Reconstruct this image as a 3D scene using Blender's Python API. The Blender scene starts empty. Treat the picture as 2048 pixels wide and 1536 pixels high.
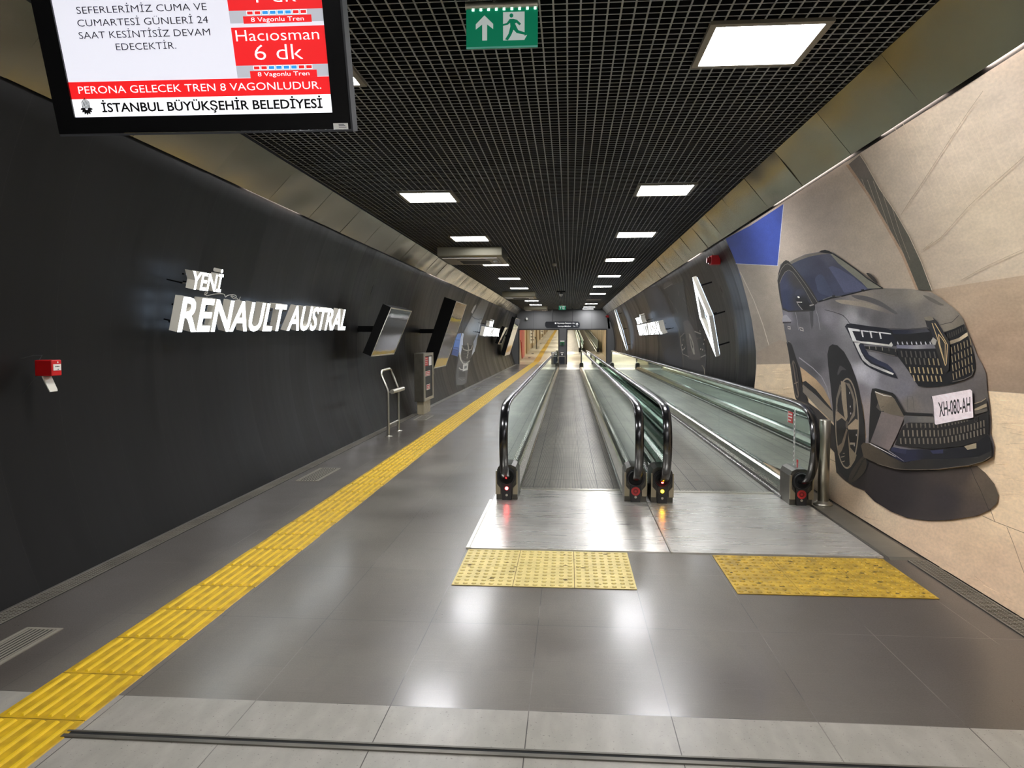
import bpy, bmesh, math, random
from mathutils import Vector, Matrix
from mathutils.geometry import tessellate_polygon
random.seed(7)
SC = bpy.context.scene
COL = SC.collection

# ------------------------------------------------------------------ camera, world, exposure
FPX, CX, CY, EYE = 1479.0, 1024.0, 768.0, 1.6
PITCH = math.atan((768 - 677) / FPX)
YAW = math.atan((1138 - 1024) / FPX * math.cos(PITCH))
cam_data = bpy.data.cameras.new('camera')
cam_data.sensor_width = 36.0
cam_data.lens = FPX * 36.0 / 2048.0
cam_data.clip_start = 0.05
cam_data.clip_end = 400
cam = bpy.data.objects.new('camera', cam_data)
COL.objects.link(cam)
cam.location = (0, 0, EYE)
cam.rotation_euler = (math.pi / 2 - PITCH, 0, YAW)
SC.camera = cam
world = bpy.data.worlds.new('world')
SC.world = world
world.use_nodes = True
world.node_tree.nodes['Background'].inputs[0].default_value = (0.02, 0.02, 0.02, 1)
world.node_tree.nodes['Background'].inputs[1].default_value = 0.3
SC.view_settings.view_transform = 'Standard'
SC.view_settings.look = 'None'
SC.view_settings.gamma = 1.0
SC.view_settings.use_curve_mapping = False
SC.view_settings.exposure = 0.62
SC.cycles.use_denoising = True
SC.cycles.max_bounces = 10
SC.cycles.diffuse_bounces = 5
SC.cycles.glossy_bounces = 5
SC.cycles.transparent_max_bounces = 40
SC.cycles.sample_clamp_indirect = 6.0
SC.cycles.caustics_reflective = False
SC.cycles.caustics_refractive = False
PANEL_LIGHT = 38.0            # radiance of the ceiling panels
FAR_LIGHT = 14.0              # radiance of the panels in the corridor beyond the portal
LED_LIGHT = 12.0
LETTER_LIGHT = 4.0

# ------------------------------------------------------------------ photo rays -> room coordinates
FW = Vector((-math.sin(YAW) * math.cos(PITCH), math.cos(YAW) * math.cos(PITCH), -math.sin(PITCH)))
RT = Vector((math.cos(YAW), math.sin(YAW), 0))
UP = RT.cross(FW)
ORG = Vector((0, 0, EYE))

def ray(x, y):
    return FW + RT * ((x - CX) / FPX) + UP * ((CY - y) / FPX)
def on_floor(x, y, z=0.0):
    r = ray(x, y); t = (z - EYE) / r.z
    return ORG + r * t
def at_y(x, y, Y):
    r = ray(x, y); return ORG + r * (Y / r.y)
def at_x(x, y, X):
    r = ray(x, y); return ORG + r * (X / r.x)
def on_plane(x, y, p, n):
    r = ray(x, y); return ORG + r * ((p - ORG).dot(n) / r.dot(n))

def XR(z):                     # right wall, bulging outwards
    R = 3.7 if z > 1.25 else 4.1
    return 2.785 - (R - math.sqrt(R * R - (z - 1.25) ** 2))
def XL(z):                     # left wall
    R = 3.8
    return -3.607 + (R - math.sqrt(R * R - (z - 1.45) ** 2))
def on_wall(x, y, fx):
    r = ray(x, y)
    z = EYE
    for _ in range(25):
        t = fx(z) / r.x
        z = min(max(EYE + r.z * t, -0.3), 3.3)
    return ORG + r * (fx(z) / r.x)

# ------------------------------------------------------------------ colours and materials
def lin(c):
    c = c / 255.0
    return c / 12.92 if c <= 0.04045 else ((c + 0.055) / 1.055) ** 2.4
def rgb(r, g, b, a=1.0):
    return (lin(r), lin(g), lin(b), a)

MATS = {}
def mat(name, col, rough=0.5, metal=0.0, spec=0.5, emit=None, power=0.0, coat=0.0, noise=None, bump=None, rnoise=None):
    """noise=(scale xyz, amount), bump=(scale xyz, strength, distance), rnoise=(scale xyz, lo, hi)"""
    if name in MATS: return MATS[name]
    m = bpy.data.materials.new(name); m.use_nodes = True
    nt = m.node_tree; p = nt.nodes['Principled BSDF']
    base = rgb(*col)
    p.inputs['Base Color'].default_value = base
    p.inputs['Roughness'].default_value = rough
    p.inputs['Metallic'].default_value = metal
    p.inputs['Specular IOR Level'].default_value = spec
    if coat: p.inputs['Coat Weight'].default_value = coat; p.inputs['Coat Roughness'].default_value = 0.08
    if emit:
        p.inputs['Emission Color'].default_value = rgb(*emit)
        p.inputs['Emission Strength'].default_value = power
    def tex(scale, detail=4):
        tc = nt.nodes.new('ShaderNodeNewGeometry')
        mp = nt.nodes.new('ShaderNodeMapping'); mp.inputs['Scale'].default_value = scale
        nz = nt.nodes.new('ShaderNodeTexNoise'); nz.inputs['Scale'].default_value = 1.0; nz.inputs['Detail'].default_value = detail
        nt.links.new(tc.outputs['Position'], mp.inputs['Vector']); nt.links.new(mp.outputs['Vector'], nz.inputs['Vector'])
        return nz.outputs['Fac']
    if noise:
        f = tex(noise[0])
        mr = nt.nodes.new('ShaderNodeMapRange'); mr.inputs[1].default_value = 0.3; mr.inputs[2].default_value = 0.7
        mr.inputs[3].default_value = 1 - noise[1]; mr.inputs[4].default_value = 1 + noise[1]
        nt.links.new(f, mr.inputs[0])
        mx = nt.nodes.new('ShaderNodeVectorMath'); mx.operation = 'SCALE'
        mx.inputs[0].default_value = base[:3]
        nt.links.new(mr.outputs[0], mx.inputs['Scale']); nt.links.new(mx.outputs[0], p.inputs['Base Color'])
    if rnoise:
        f = tex(rnoise[0], 6)
        mr = nt.nodes.new('ShaderNodeMapRange'); mr.inputs[1].default_value = 0.3; mr.inputs[2].default_value = 0.7
        mr.inputs[3].default_value = rnoise[1]; mr.inputs[4].default_value = rnoise[2]
        nt.links.new(f, mr.inputs[0]); nt.links.new(mr.outputs[0], p.inputs['Roughness'])
    if bump:
        f = tex(bump[0])
        b = nt.nodes.new('ShaderNodeBump'); b.inputs['Strength'].default_value = bump[1]; b.inputs['Distance'].default_value = bump[2]
        nt.links.new(f, b.inputs['Height']); nt.links.new(b.outputs[0], p.inputs['Normal'])
    MATS[name] = m
    return m

def emis(name, col, power):
    return mat(name, col, 0.5, emit=col, power=power)

class NG:                      # tiny helper for math node graphs
    def __init__(s, m): s.nt = m.node_tree; s.p = s.nt.nodes['Principled BSDF']
    def n(s, t, **k):
        o = s.nt.nodes.new(t)
        for a, v in k.items(): setattr(o, a, v)
        return o
    def link(s, a, b): s.nt.links.new(a, b)
    def math(s, op, a, b=0.0, c=0.0):
        o = s.n('ShaderNodeMath', operation=op)
        for i, v in enumerate((a, b, c)):
            if isinstance(v, (int, float)): o.inputs[i].default_value = v
            else: s.link(v, o.inputs[i])
        return o.outputs[0]
    def pos(s):
        g = s.n('ShaderNodeNewGeometry'); x = s.n('ShaderNodeSeparateXYZ'); s.link(g.outputs['Position'], x.inputs[0])
        return g.outputs['Position'], x.outputs
    def noise(s, vec, scale, detail=4):
        mp = s.n('ShaderNodeMapping'); mp.inputs['Scale'].default_value = scale; s.link(vec, mp.inputs['Vector'])
        nz = s.n('ShaderNodeTexNoise'); nz.inputs['Scale'].default_value = 1; nz.inputs['Detail'].default_value = detail
        s.link(mp.outputs[0], nz.inputs['Vector']); return nz.outputs['Fac']
    def rng(s, v, a, b, c, d):
        o = s.n('ShaderNodeMapRange'); s.link(v, o.inputs[0])
        for i, q in enumerate((a, b, c, d)): o.inputs[i + 1].default_value = q
        return o.outputs[0]
    def mix(s, f, a, b):
        o = s.n('ShaderNodeMix', data_type='RGBA')
        for i, v in ((0, f), (6, a), (7, b)):
            if isinstance(v, (int, float, tuple)): o.inputs[i].default_value = v
            else: s.link(v, o.inputs[i])
        return o.outputs[2]
    def line(s, coord, start, step, half):     # 1 on a joint line
        a = s.math('SUBTRACT', coord, start); a = s.math('DIVIDE', a, step)
        f = s.math('FRACT', a); f = s.math('SUBTRACT', f, 0.5); f = s.math('ABSOLUTE', f)
        return s.math('GREATER_THAN', f, 0.5 - half / step)

def floor_material():
    m = mat('floor_tiles', (90, 84, 79), 0.4, spec=0.4); g = NG(m)
    pos, xyz = g.pos()
    X, Y = xyz[0], xyz[1]
    lx = g.line(X, -0.77, 0.605, 0.0022); ly = g.line(Y, 3.088, 0.955, 0.0022)
    joint = g.math('MAXIMUM', lx, ly)
    n1 = g.noise(pos, (1.1, 1.1, 1), 6); n2 = g.noise(pos, (14, 5, 1), 5); n3 = g.noise(pos, (90, 90, 1), 2)
    cellx = g.math('FLOOR', g.math('DIVIDE', g.math('ADD', X, 0.77), 0.605)); celly = g.math('FLOOR', g.math('DIVIDE', g.math('SUBTRACT', Y, 3.088), 0.955))
    wn = g.n('ShaderNodeTexWhiteNoise', noise_dimensions='2D')
    cv = g.n('ShaderNodeCombineXYZ'); g.link(cellx, cv.inputs[0]); g.link(celly, cv.inputs[1]); g.link(cv.outputs[0], wn.inputs['Vector'])
    dark = g.mix(g.rng(n1, 0.35, 0.65, 0, 1), rgb(92, 86, 77), rgb(110, 104, 93))
    dark = g.mix(g.rng(n2, 0.5, 0.8, 0, 0.35), dark, rgb(84, 78, 73))
    dark = g.mix(g.math('MULTIPLY', wn.outputs[0], 0.2), dark, rgb(128, 122, 115))
    for rot in (0.5, -0.9, 1.9):
        mp = g.n('ShaderNodeMapping'); mp.inputs['Scale'].default_value = (2.2, 75, 1); mp.inputs['Rotation'].default_value = (0, 0, rot); g.link(pos, mp.inputs['Vector'])
        nz = g.n('ShaderNodeTexNoise'); nz.inputs['Scale'].default_value = 1; nz.inputs['Detail'].default_value = 3; g.link(mp.outputs[0], nz.inputs['Vector'])
        dark = g.mix(g.rng(nz.outputs['Fac'], 0.63, 0.72, 0, 0.12), dark, rgb(140, 134, 124))
        dark = g.mix(g.rng(nz.outputs['Fac'], 0.36, 0.28, 0, 0.14), dark, rgb(60, 54, 49))
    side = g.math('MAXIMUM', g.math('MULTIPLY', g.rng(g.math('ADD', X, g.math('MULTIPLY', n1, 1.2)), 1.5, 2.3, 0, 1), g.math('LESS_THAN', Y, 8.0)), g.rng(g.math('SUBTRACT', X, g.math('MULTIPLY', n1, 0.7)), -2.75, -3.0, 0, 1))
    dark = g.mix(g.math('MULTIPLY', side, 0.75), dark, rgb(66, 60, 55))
    light = g.mix(g.rng(n2, 0.4, 0.7, 0, 1), rgb(150, 146, 136), rgb(162, 157, 147))
    light = g.mix(g.rng(n3, 0.66, 0.72, 0, 0.6), light, rgb(80, 75, 70))
    far = g.mix(g.rng(n2, 0.4, 0.7, 0, 1), rgb(178, 170, 152), rgb(196, 188, 168))
    isl = g.math('LESS_THAN', Y, 3.087)
    isf = g.math('GREATER_THAN', Y, 45.6)
    c = g.mix(isl, dark, light); c = g.mix(isf, c, far)
    jc = g.mix(isl, rgb(70, 66, 62), rgb(60, 56, 50))
    jc = g.mix(g.rng(n1, 0.5, 0.56, 0, 1), jc, rgb(120, 116, 108))
    c = g.mix(joint, c, jc)
    g.link(c, g.p.inputs['Base Color'])
    rr = g.rng(n1, 0.35, 0.65, 0.30, 0.40); rr2 = g.rng(n3, 0.3, 0.7, -0.03, 0.03)
    g.link(g.math('ADD', rr, rr2), g.p.inputs['Roughness'])
    g.p.inputs['Coat IOR'].default_value = 1.45
    n4 = g.noise(pos, (160, 160, 1), 2)
    g.link(g.math('MULTIPLY', g.math('SUBTRACT', 1.0, isl), g.rng(n4, 0.4, 0.6, 0.10, 0.62)), g.p.inputs['Coat Weight'])
    g.p.inputs['Coat Roughness'].default_value = 0.17
    b = g.n('ShaderNodeBump'); b.inputs['Strength'].default_value = 0.06; b.inputs['Distance'].default_value = 0.003
    g.link(g.noise(pos, (70, 70, 1), 3), b.inputs['Height']); g.link(b.outputs[0], g.p.inputs['Normal'])
    return m

def black_wall_material():
    m = mat('black_wall_film', (20, 19, 18), 0.34, spec=0.20); g = NG(m)
    pos, xyz = g.pos()
    cell = g.math('FLOOR', g.math('DIVIDE', xyz[1], 0.62))
    wn = g.n('ShaderNodeTexWhiteNoise', noise_dimensions='1D'); g.link(cell, wn.inputs['W'])
    seam = g.line(xyz[1], 0.0, 0.62, 0.003)
    c = g.mix(wn.outputs[0], rgb(19, 18, 17), rgb(22, 21, 20))
    c = g.mix(seam, c, rgb(30, 29, 28))
    g.link(c, g.p.inputs['Base Color'])
    n = g.noise(pos, (3, 9, 0.5), 4)
    g.link(g.math('ADD', g.rng(n, 0.3, 0.7, 0.27, 0.34), g.math('MULTIPLY', wn.outputs[0], 0.12)), g.p.inputs['Roughness'])
    b = g.n('ShaderNodeBump'); b.inputs['Strength'].default_value = 0.10; b.inputs['Distance'].default_value = 0.01
    g.link(g.noise(pos, (1, 5, 0.6), 3), b.inputs['Height']); g.link(b.outputs[0], g.p.inputs['Normal'])
    return m

def belt_material():
    m = mat('walkway_belt', (120, 116, 106), 0.42, metal=0.3); g = NG(m)
    pos, xyz = g.pos()
    gr = g.line(xyz[0], 0.03, 0.0125, 0.0028)
    seam = g.line(xyz[1], 7.9, 0.402, 0.004)
    lane = g.line(xyz[0], 0.14, 0.1725, 0.0025)
    n = g.noise(pos, (3, 0.6, 1), 4)
    c = g.mix(g.rng(n, 0.35, 0.65, 0, 1), rgb(140, 135, 122), rgb(172, 166, 150))
    c = g.mix(gr, c, rgb(52, 50, 47)); c = g.mix(g.math('MAXIMUM', seam, lane), c, rgb(34, 33, 31))
    g.link(c, g.p.inputs['Base Color'])
    return m

def steel_sheet_material():
    m = mat('landing_steel', (196, 192, 182), 0.3, metal=0.72); g = NG(m)
    pos, xyz = g.pos()
    n1 = g.noise(pos, (1.6, 26, 1), 5); n2 = g.noise(pos, (4, 5, 1), 5); n3 = g.noise(pos, (40, 60, 1), 2)
    c = g.mix(g.rng(n1, 0.35, 0.68, 0, 1), rgb(242, 240, 232), rgb(226, 222, 212))
    c = g.mix(g.rng(n2, 0.45, 0.85, 0, 0.35), c, rgb(128, 122, 114))
    c = g.mix(g.rng(n3, 0.70, 0.74, 0, 0.7), c, rgb(60, 55, 50))
    g.link(c, g.p.inputs['Base Color'])
    g.link(g.rng(n1, 0.3, 0.7, 0.25, 0.34), g.p.inputs['Roughness'])
    b = g.n('ShaderNodeBump'); b.inputs['Strength'].default_value = 0.30; b.inputs['Distance'].default_value = 0.0007
    g.link(g.noise(pos, (2.5, 420, 1), 2), b.inputs['Height']); g.link(b.outputs[0], g.p.inputs['Normal'])
    return m

def glass_material():
    m = bpy.data.materials.new('balustrade_glass'); m.use_nodes = True
    nt = m.node_tree; nt.nodes.clear()
    out = nt.nodes.new('ShaderNodeOutputMaterial'); tr = nt.nodes.new('ShaderNodeBsdfTransparent'); gl = nt.nodes.new('ShaderNodeBsdfGlossy')
    tr.inputs[0].default_value = (0.80, 0.86, 0.83, 1); gl.inputs[0].default_value = (0.9, 1.0, 0.96, 1); gl.inputs['Roughness'].default_value = 0.02
    fr = nt.nodes.new('ShaderNodeFresnel'); fr.inputs[0].default_value = 1.5
    df = nt.nodes.new('ShaderNodeBsdfDiffuse'); df.inputs[0].default_value = (0.30, 0.36, 0.33, 1)
    m0 = nt.nodes.new('ShaderNodeMixShader'); m0.inputs[0].default_value = 0.02
    mx = nt.nodes.new('ShaderNodeMixShader')
    nt.links.new(tr.outputs[0], m0.inputs[1]); nt.links.new(df.outputs[0], m0.inputs[2])
    nt.links.new(fr.outputs[0], mx.inputs[0]); nt.links.new(m0.outputs[0], mx.inputs[1]); nt.links.new(gl.outputs[0], mx.inputs[2])
    nt.links.new(mx.outputs[0], out.inputs[0])
    return m

def band_material():
    m = mat('fascia_steel', (158, 155, 142), 0.20, metal=1.0); g = NG(m)
    pos, xyz = g.pos()
    n1 = g.noise(pos, (0.8, 0.5, 0.8), 4); n2 = g.noise(pos, (30, 2, 30), 4); n3 = g.noise(pos, (5, 4, 5), 5)
    c = g.mix(g.rng(n1, 0.35, 0.65, 0, 1), rgb(172, 168, 150), rgb(158, 153, 134))
    c = g.mix(g.rng(n3, 0.70, 0.85, 0, 0.25), c, rgb(214, 208, 190))
    g.link(c, g.p.inputs['Base Color'])
    g.p.inputs['Roughness'].default_value = 0.20
    return m

def paint_material(name, rough, gain, spec=0.4):
    m = mat(name, (128, 128, 128), rough, spec=spec); g = NG(m)
    a = g.n('ShaderNodeAttribute', attribute_name='Col')
    pos, xyz = g.pos()
    n = g.noise(pos, (5, 3, 12), 5)
    nf = g.noise(pos, (45, 30, 70), 5)
    k = g.math('MULTIPLY', g.math('MULTIPLY', g.rng(n, 0.3, 0.7, 0.93, 1.07), g.rng(nf, 0.3, 0.7, 0.92, 1.08)), gain)
    gm = g.n('ShaderNodeGamma'); gm.inputs[1].default_value = 1.06; g.link(a.outputs['Color'], gm.inputs[0])
    v = g.n('ShaderNodeVectorMath', operation='SCALE'); g.link(gm.outputs[0], v.inputs[0]); g.link(k, v.inputs['Scale'])
    g.link(v.outputs[0], g.p.inputs['Base Color'])
    return m

FLOOR = floor_material(); WALLBLK = black_wall_material(); BELT = belt_material(); LAND = steel_sheet_material(); GLASS = glass_material(); BAND = band_material()
STEEL = mat('brushed_steel', (206, 202, 188), 0.32, 0.95, noise=((20, 20, 2), 0.08))
DULLSTEEL = mat('dull_steel', (122, 118, 106), 0.4, 1.0, noise=((6, 6, 6), 0.15))
NEWEL = mat('newel_steel', (84, 81, 74), 0.42, 0.8, noise=((9, 9, 9), 0.2))
DECK = mat('deck_steel', (220, 218, 208), 0.17, 1.0, noise=((8, 0.7, 8), 0.12), bump=((3, 1.5, 3), 0.15, 0.02))
RUBBER = mat('handrail_rubber', (17, 17, 17), 0.20, spec=0.95)
BLACKP = mat('black_plastic', (18, 17, 17), 0.5)
DARKIN = mat('dark_inlet', (5, 5, 5), 0.8)
YELLOW = mat('yellow_tactile', (226, 190, 26), 0.45, noise=((7, 7, 7), 0.10))
YELLOWB = mat('yellow_tactile_base', (190, 152, 14), 0.5, noise=((16, 9, 16), 0.3))
STUDRING = mat('stud_ring', (128, 104, 40), 0.7)  # darker yellow for the ring around each stud
YELLOWP = mat('pale_yellow_tactile', (214, 195, 122), 0.5, noise=((9, 9, 9), 0.12))
YELLOWD = mat('worn_yellow_tactile', (178, 146, 40), 0.5, noise=((9, 9, 9), 0.4))
GRIME = mat('tile_grime', (92, 76, 24), 0.8)
GRIDLIT = mat('grid_bottom_lit', (162, 167, 170), 0.5, noise=((2, 2, 2), 0.08))  # bar undersides painted paler than the sides, as if lit from the floor
GRIDSHADE = mat('grid_side_shaded', (20, 20, 20), 0.7)  # bar sides painted near black to stand for their shade
VOID = mat('plenum_black', (9, 9, 9), 0.9)
LAMPON = emis('lit_diffuser', (252, 252, 255), PANEL_LIGHT)
LAMPFAR = emis('lit_diffuser_beyond', (255, 247, 230), FAR_LIGHT)
LAMPOFF = mat('unlit_diffuser', (190, 190, 184), 0.4)
FIXT = mat('fixture_frame', (150, 146, 134), 0.45)
PORTAL = mat('portal_grey', (92, 92, 92), 0.5, noise=((1, 1, 1), 0.06))
PORTALD = mat('portal_dark_edge', (30, 30, 31), 0.4)
LETTERF = emis('letter_face_lit', (244, 251, 255), LETTER_LIGHT)
LETTERS = mat('letter_side', (196, 190, 174), 0.4, emit=(222, 222, 218), power=0.10)
HALO = emis('letter_back_lit', (205, 228, 255), 1.3)
BLACK = mat('gloss_black', (10, 10, 11), 0.25)
MIRROR = mat('glossy_screen', (104, 107, 116), 0.05, 0.9, bump=((2.5, 1.2, 5), 0.10, 0.02))
WHITE = mat('white_paint', (232, 230, 222), 0.4)
RED = mat('red_plastic', (196, 22, 24), 0.35)
REDD = mat('dark_red_plastic', (120, 10, 12), 0.35)
AIRC = mat('air_conditioner_shell', (150, 146, 130), 0.3, 0.8)
MATTE = mat('matte_black', (9, 9, 9), 0.75, spec=0.2)
AIRL = mat('air_conditioner_underside', (216, 212, 206), 0.4)
DARKG = mat('dark_grey', (48, 49, 52), 0.5)
GRATE = mat('drain_grate_steel', (124, 119, 108), 0.45, 0.2, noise=((3, 3, 3), 0.2))
VENTM = mat('vent_steel', (150, 144, 130), 0.4, 0.2)
SHEET = mat('ramp_sheet', (136, 132, 120), 0.38, 0.6, noise=((3, 6, 3), 0.1))

# ------------------------------------------------------------------ mesh builder
class MB:
    def __init__(s): s.v = []; s.f = []; s.m = []; s.sm = []
    def add(s, verts, faces, mi=0, smooth=False):
        b = len(s.v); s.v.extend([tuple(p) for p in verts])
        for f in faces: s.f.append([b + i for i in f]); s.m.append(mi); s.sm.append(smooth)
    def box(s, x0, x1, y0, y1, z0, z1, mi=0):
        v = [(x, y, z) for z in (z0, z1) for y in (y0, y1) for x in (x0, x1)]
        s.add(v, [(0, 2, 3, 1), (4, 5, 7, 6), (0, 1, 5, 4), (2, 6, 7, 3), (0, 4, 6, 2), (1, 3, 7, 5)], mi)
    def obox(s, M, sx, sy, sz, mi=0):      # box centred on matrix M
        v = [M @ Vector((x * sx / 2, y * sy / 2, z * sz / 2)) for z in (-1, 1) for y in (-1, 1) for x in (-1, 1)]
        s.add(v, [(0, 2, 3, 1), (4, 5, 7, 6), (0, 1, 5, 4), (2, 6, 7, 3), (0, 4, 6, 2), (1, 3, 7, 5)], mi)
    def quad(s, a, b, c, d, mi=0): s.add([a, b, c, d], [(0, 1, 2, 3)], mi)
    def prism(s, poly, M, depth, mi=0, mside=None, smooth=False):   # poly in local XY, extruded along local +Z
        n = len(poly)
        a = [M @ Vector((p[0], p[1], 0)) for p in poly]; b = [M @ Vector((p[0], p[1], depth)) for p in poly]
        tris = tessellate_polygon([[Vector((p[0], p[1], 0)) for p in poly]])
        s.add(b, [tuple(t) for t in tris], mi); s.add(a, [tuple(reversed(t)) for t in tris], mi if mside is None else mside)
        ms = mi if mside is None else mside
        s.add(a + b, [(i, (i + 1) % n, n + (i + 1) % n, n + i) for i in range(n)], ms, smooth)
    def sweep(s, rings, mi=0, closed=True, caps=True, smooth=True):
        n = len(rings[0]); v = [p for r in rings for p in r]; f = []
        for k in range(len(rings) - 1):
            for i in range(n if closed else n - 1):
                j = (i + 1) % n
                f.append((k * n + i, k * n + j, (k + 1) * n + j, (k + 1) * n + i))
        s.add(v, f, mi, smooth)
        if caps and closed:
            s.add(rings[0], [tuple(reversed(range(n)))], mi); s.add(rings[-1], [tuple(range(n))], mi)
    def tube(s, pts, r, n=10, mi=0):
        pts = [Vector(p) for p in pts]; rings = []
        for i, p in enumerate(pts):
            d = (pts[min(i + 1, len(pts) - 1)] - pts[max(i - 1, 0)]).normalized()
            u = d.cross(Vector((0, 0, 1)))
            if u.length < 0.05: u = d.cross(Vector((1, 0, 0)))
            u.normalize(); w = d.cross(u)
            rr = r[i] if isinstance(r, (list, tuple)) else r
            rings.append([p + u * math.cos(2 * math.pi * k / n) * rr + w * math.sin(2 * math.pi * k / n) * rr for k in range(n)])
        s.sweep(rings, mi)
    def lathe(s, prof, c, n=20, mi=0):     # prof: (r,z)
        rings = [[(c[0] + r * math.cos(2 * math.pi * k / n), c[1] + r * math.sin(2 * math.pi * k / n), c[2] + z) for k in range(n)] for r, z in prof]
        s.sweep(rings, mi)
    def disc(s, M, r, h, n=20, mi=0):
        s.prism([(r * math.cos(2 * math.pi * k / n), r * math.sin(2 * math.pi * k / n)) for k in range(n)], M, h, mi)
    def mesh(s, name, mats):
        me = bpy.data.meshes.new(name); me.from_pydata(s.v, [], s.f)
        for m in (mats if isinstance(mats, (list, tuple)) else [mats]): me.materials.append(m)
        me.polygons.foreach_set('material_index', s.m); me.polygons.foreach_set('use_smooth', s.sm)
        me.update(); return me
    def build(s, name, mats, parent=None, bevel=0.0):
        o = bpy.data.objects.new(name, s.mesh(name, mats)); COL.objects.link(o)
        if parent is not None:
            o.parent = parent; o.matrix_parent_inverse = Matrix.Translation(-Vector(parent.location))
        if bevel:
            b = o.modifiers.new('bevel', 'BEVEL'); b.width = bevel; b.segments = 2; b.limit_method = 'ANGLE'
        return o

def tag(o, label, cat, group=None, kind=None):
    if label: o['label'] = label
    if cat: o['category'] = cat
    if group: o['group'] = group
    if kind: o['kind'] = kind
    return o
def thing(name, loc, label, cat, group=None):
    o = bpy.data.objects.new(name, None); o.empty_display_size = 0.1; COL.objects.link(o); o.location = loc
    return tag(o, label, cat, group)
def struct(o): o['kind'] = 'structure'; return o
def dup(root, loc, label, group=None):
    r = root.copy(); COL.objects.link(r); r.location = loc; r['label'] = label
    if group: r['group'] = group
    for ch in list(root.children):
        c = ch.copy(); COL.objects.link(c); c.parent = r; c.matrix_parent_inverse = ch.matrix_parent_inverse.copy()
        for g in ch.children:
            d = g.copy(); COL.objects.link(d); d.parent = c
    return r
def RX(a): return Matrix.Rotation(a, 4, 'X')
def RY(a): return Matrix.Rotation(a, 4, 'Y')
def RZ(a): return Matrix.Rotation(a, 4, 'Z')
def T(*p): return Matrix.Translation(Vector(p))
def frame(o, u, v):            # matrix whose local X=u, Y=v, Z=u x v
    u = Vector(u).normalized(); v = Vector(v).normalized(); w = u.cross(v).normalized(); v = w.cross(u)
    M = Matrix((u, v, w)).transposed().to_4x4(); M.translation = Vector(o); return M

# ------------------------------------------------------------------ lettering
_txt = {}
def text_geo(s, bold=0.0, shear=0.0, extrude=0.0):
    key = (s, bold, shear, extrude)
    if key not in _txt:
        cu = bpy.data.curves.new('lettering', 'FONT'); cu.body = s; cu.size = 1.0; cu.offset = bold; cu.shear = shear; cu.extrude = extrude
        cu.resolution_u = 3; cu.fill_mode = 'BOTH'
        o = bpy.data.objects.new('lettering', cu); COL.objects.link(o)
        dg = bpy.context.evaluated_depsgraph_get(); ev = o.evaluated_get(dg); me = ev.to_mesh()
        V = [tuple(v.co) for v in me.vertices]; F = [(tuple(p.vertices), p.normal.z) for p in me.polygons]
        ev.to_mesh_clear(); bpy.data.objects.remove(o); bpy.data.curves.remove(cu)
        _txt[key] = (V, F)
    return _txt[key]
CAP = None
def cap_height():
    global CAP
    if CAP is None:
        V, F = text_geo('H'); CAP = max(v[1] for v in V)
    return CAP
def put_text(mb, s, M, w=None, h=0.1, mi=0, bold=0.0, shear=0.0, align='L', z=0.0):
    """flat lettering on local XY of M; h = capital height; w = fitted width"""
    V, F = text_geo(s, bold, shear)
    x0 = min(v[0] for v in V); x1 = max(v[0] for v in V); sy = h / cap_height(); sx = w / (x1 - x0) if w else sy
    off = {'L': 0, 'C': -(x1 - x0) * sx / 2, 'R': -(x1 - x0) * sx}[align]
    P = [M @ Vector(((v[0] - x0) * sx + off, v[1] * sy, z)) for v in V]
    mb.add(P, [f for f, nz in F], mi)

# ------------------------------------------------------------------ the setting
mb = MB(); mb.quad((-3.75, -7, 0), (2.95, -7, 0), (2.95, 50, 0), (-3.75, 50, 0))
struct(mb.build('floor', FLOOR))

def wall_mesh(fx, y0, y1, out, zs):
    mb = MB(); prof = [(fx(z), z) for z in zs] + [(fx(3.08), 3.34)]
    n = len(prof)
    a = [(x, y0, z) for x, z in prof] + [(x, y1, z) for x, z in prof]
    ao = [(x + out, y0, z) for x, z in prof] + [(x + out, y1, z) for x, z in prof]
    f = [(i, i + 1, n + i + 1, n + i) for i in range(n - 1)]
    if out < 0: f = [tuple(reversed(q)) for q in f]
    mb.add(a, f, 0, True); mb.add(ao, [tuple(reversed(q)) for q in f], 0, True)
    mb.add([a[0], a[n - 1], ao[n - 1], ao[0]], [(0, 1, 2, 3)]); mb.add([a[n], a[2 * n - 1], ao[2 * n - 1], ao[n]], [(0, 3, 2, 1)])
    return mb
ZS = [i * 3.08 / 22 for i in range(23)]
struct(wall_mesh(XL, -7, 46, -0.12, ZS).build('wall_left', WALLBLK))
struct(wall_mesh(XR, -7, 46, 0.12, ZS).build('wall_right', WALLBLK))
mb = MB(); mb.box(-3.8, 3.0, -7.1, -7, 0, 4.0); struct(mb.build('wall_back', PORTAL))

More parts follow.
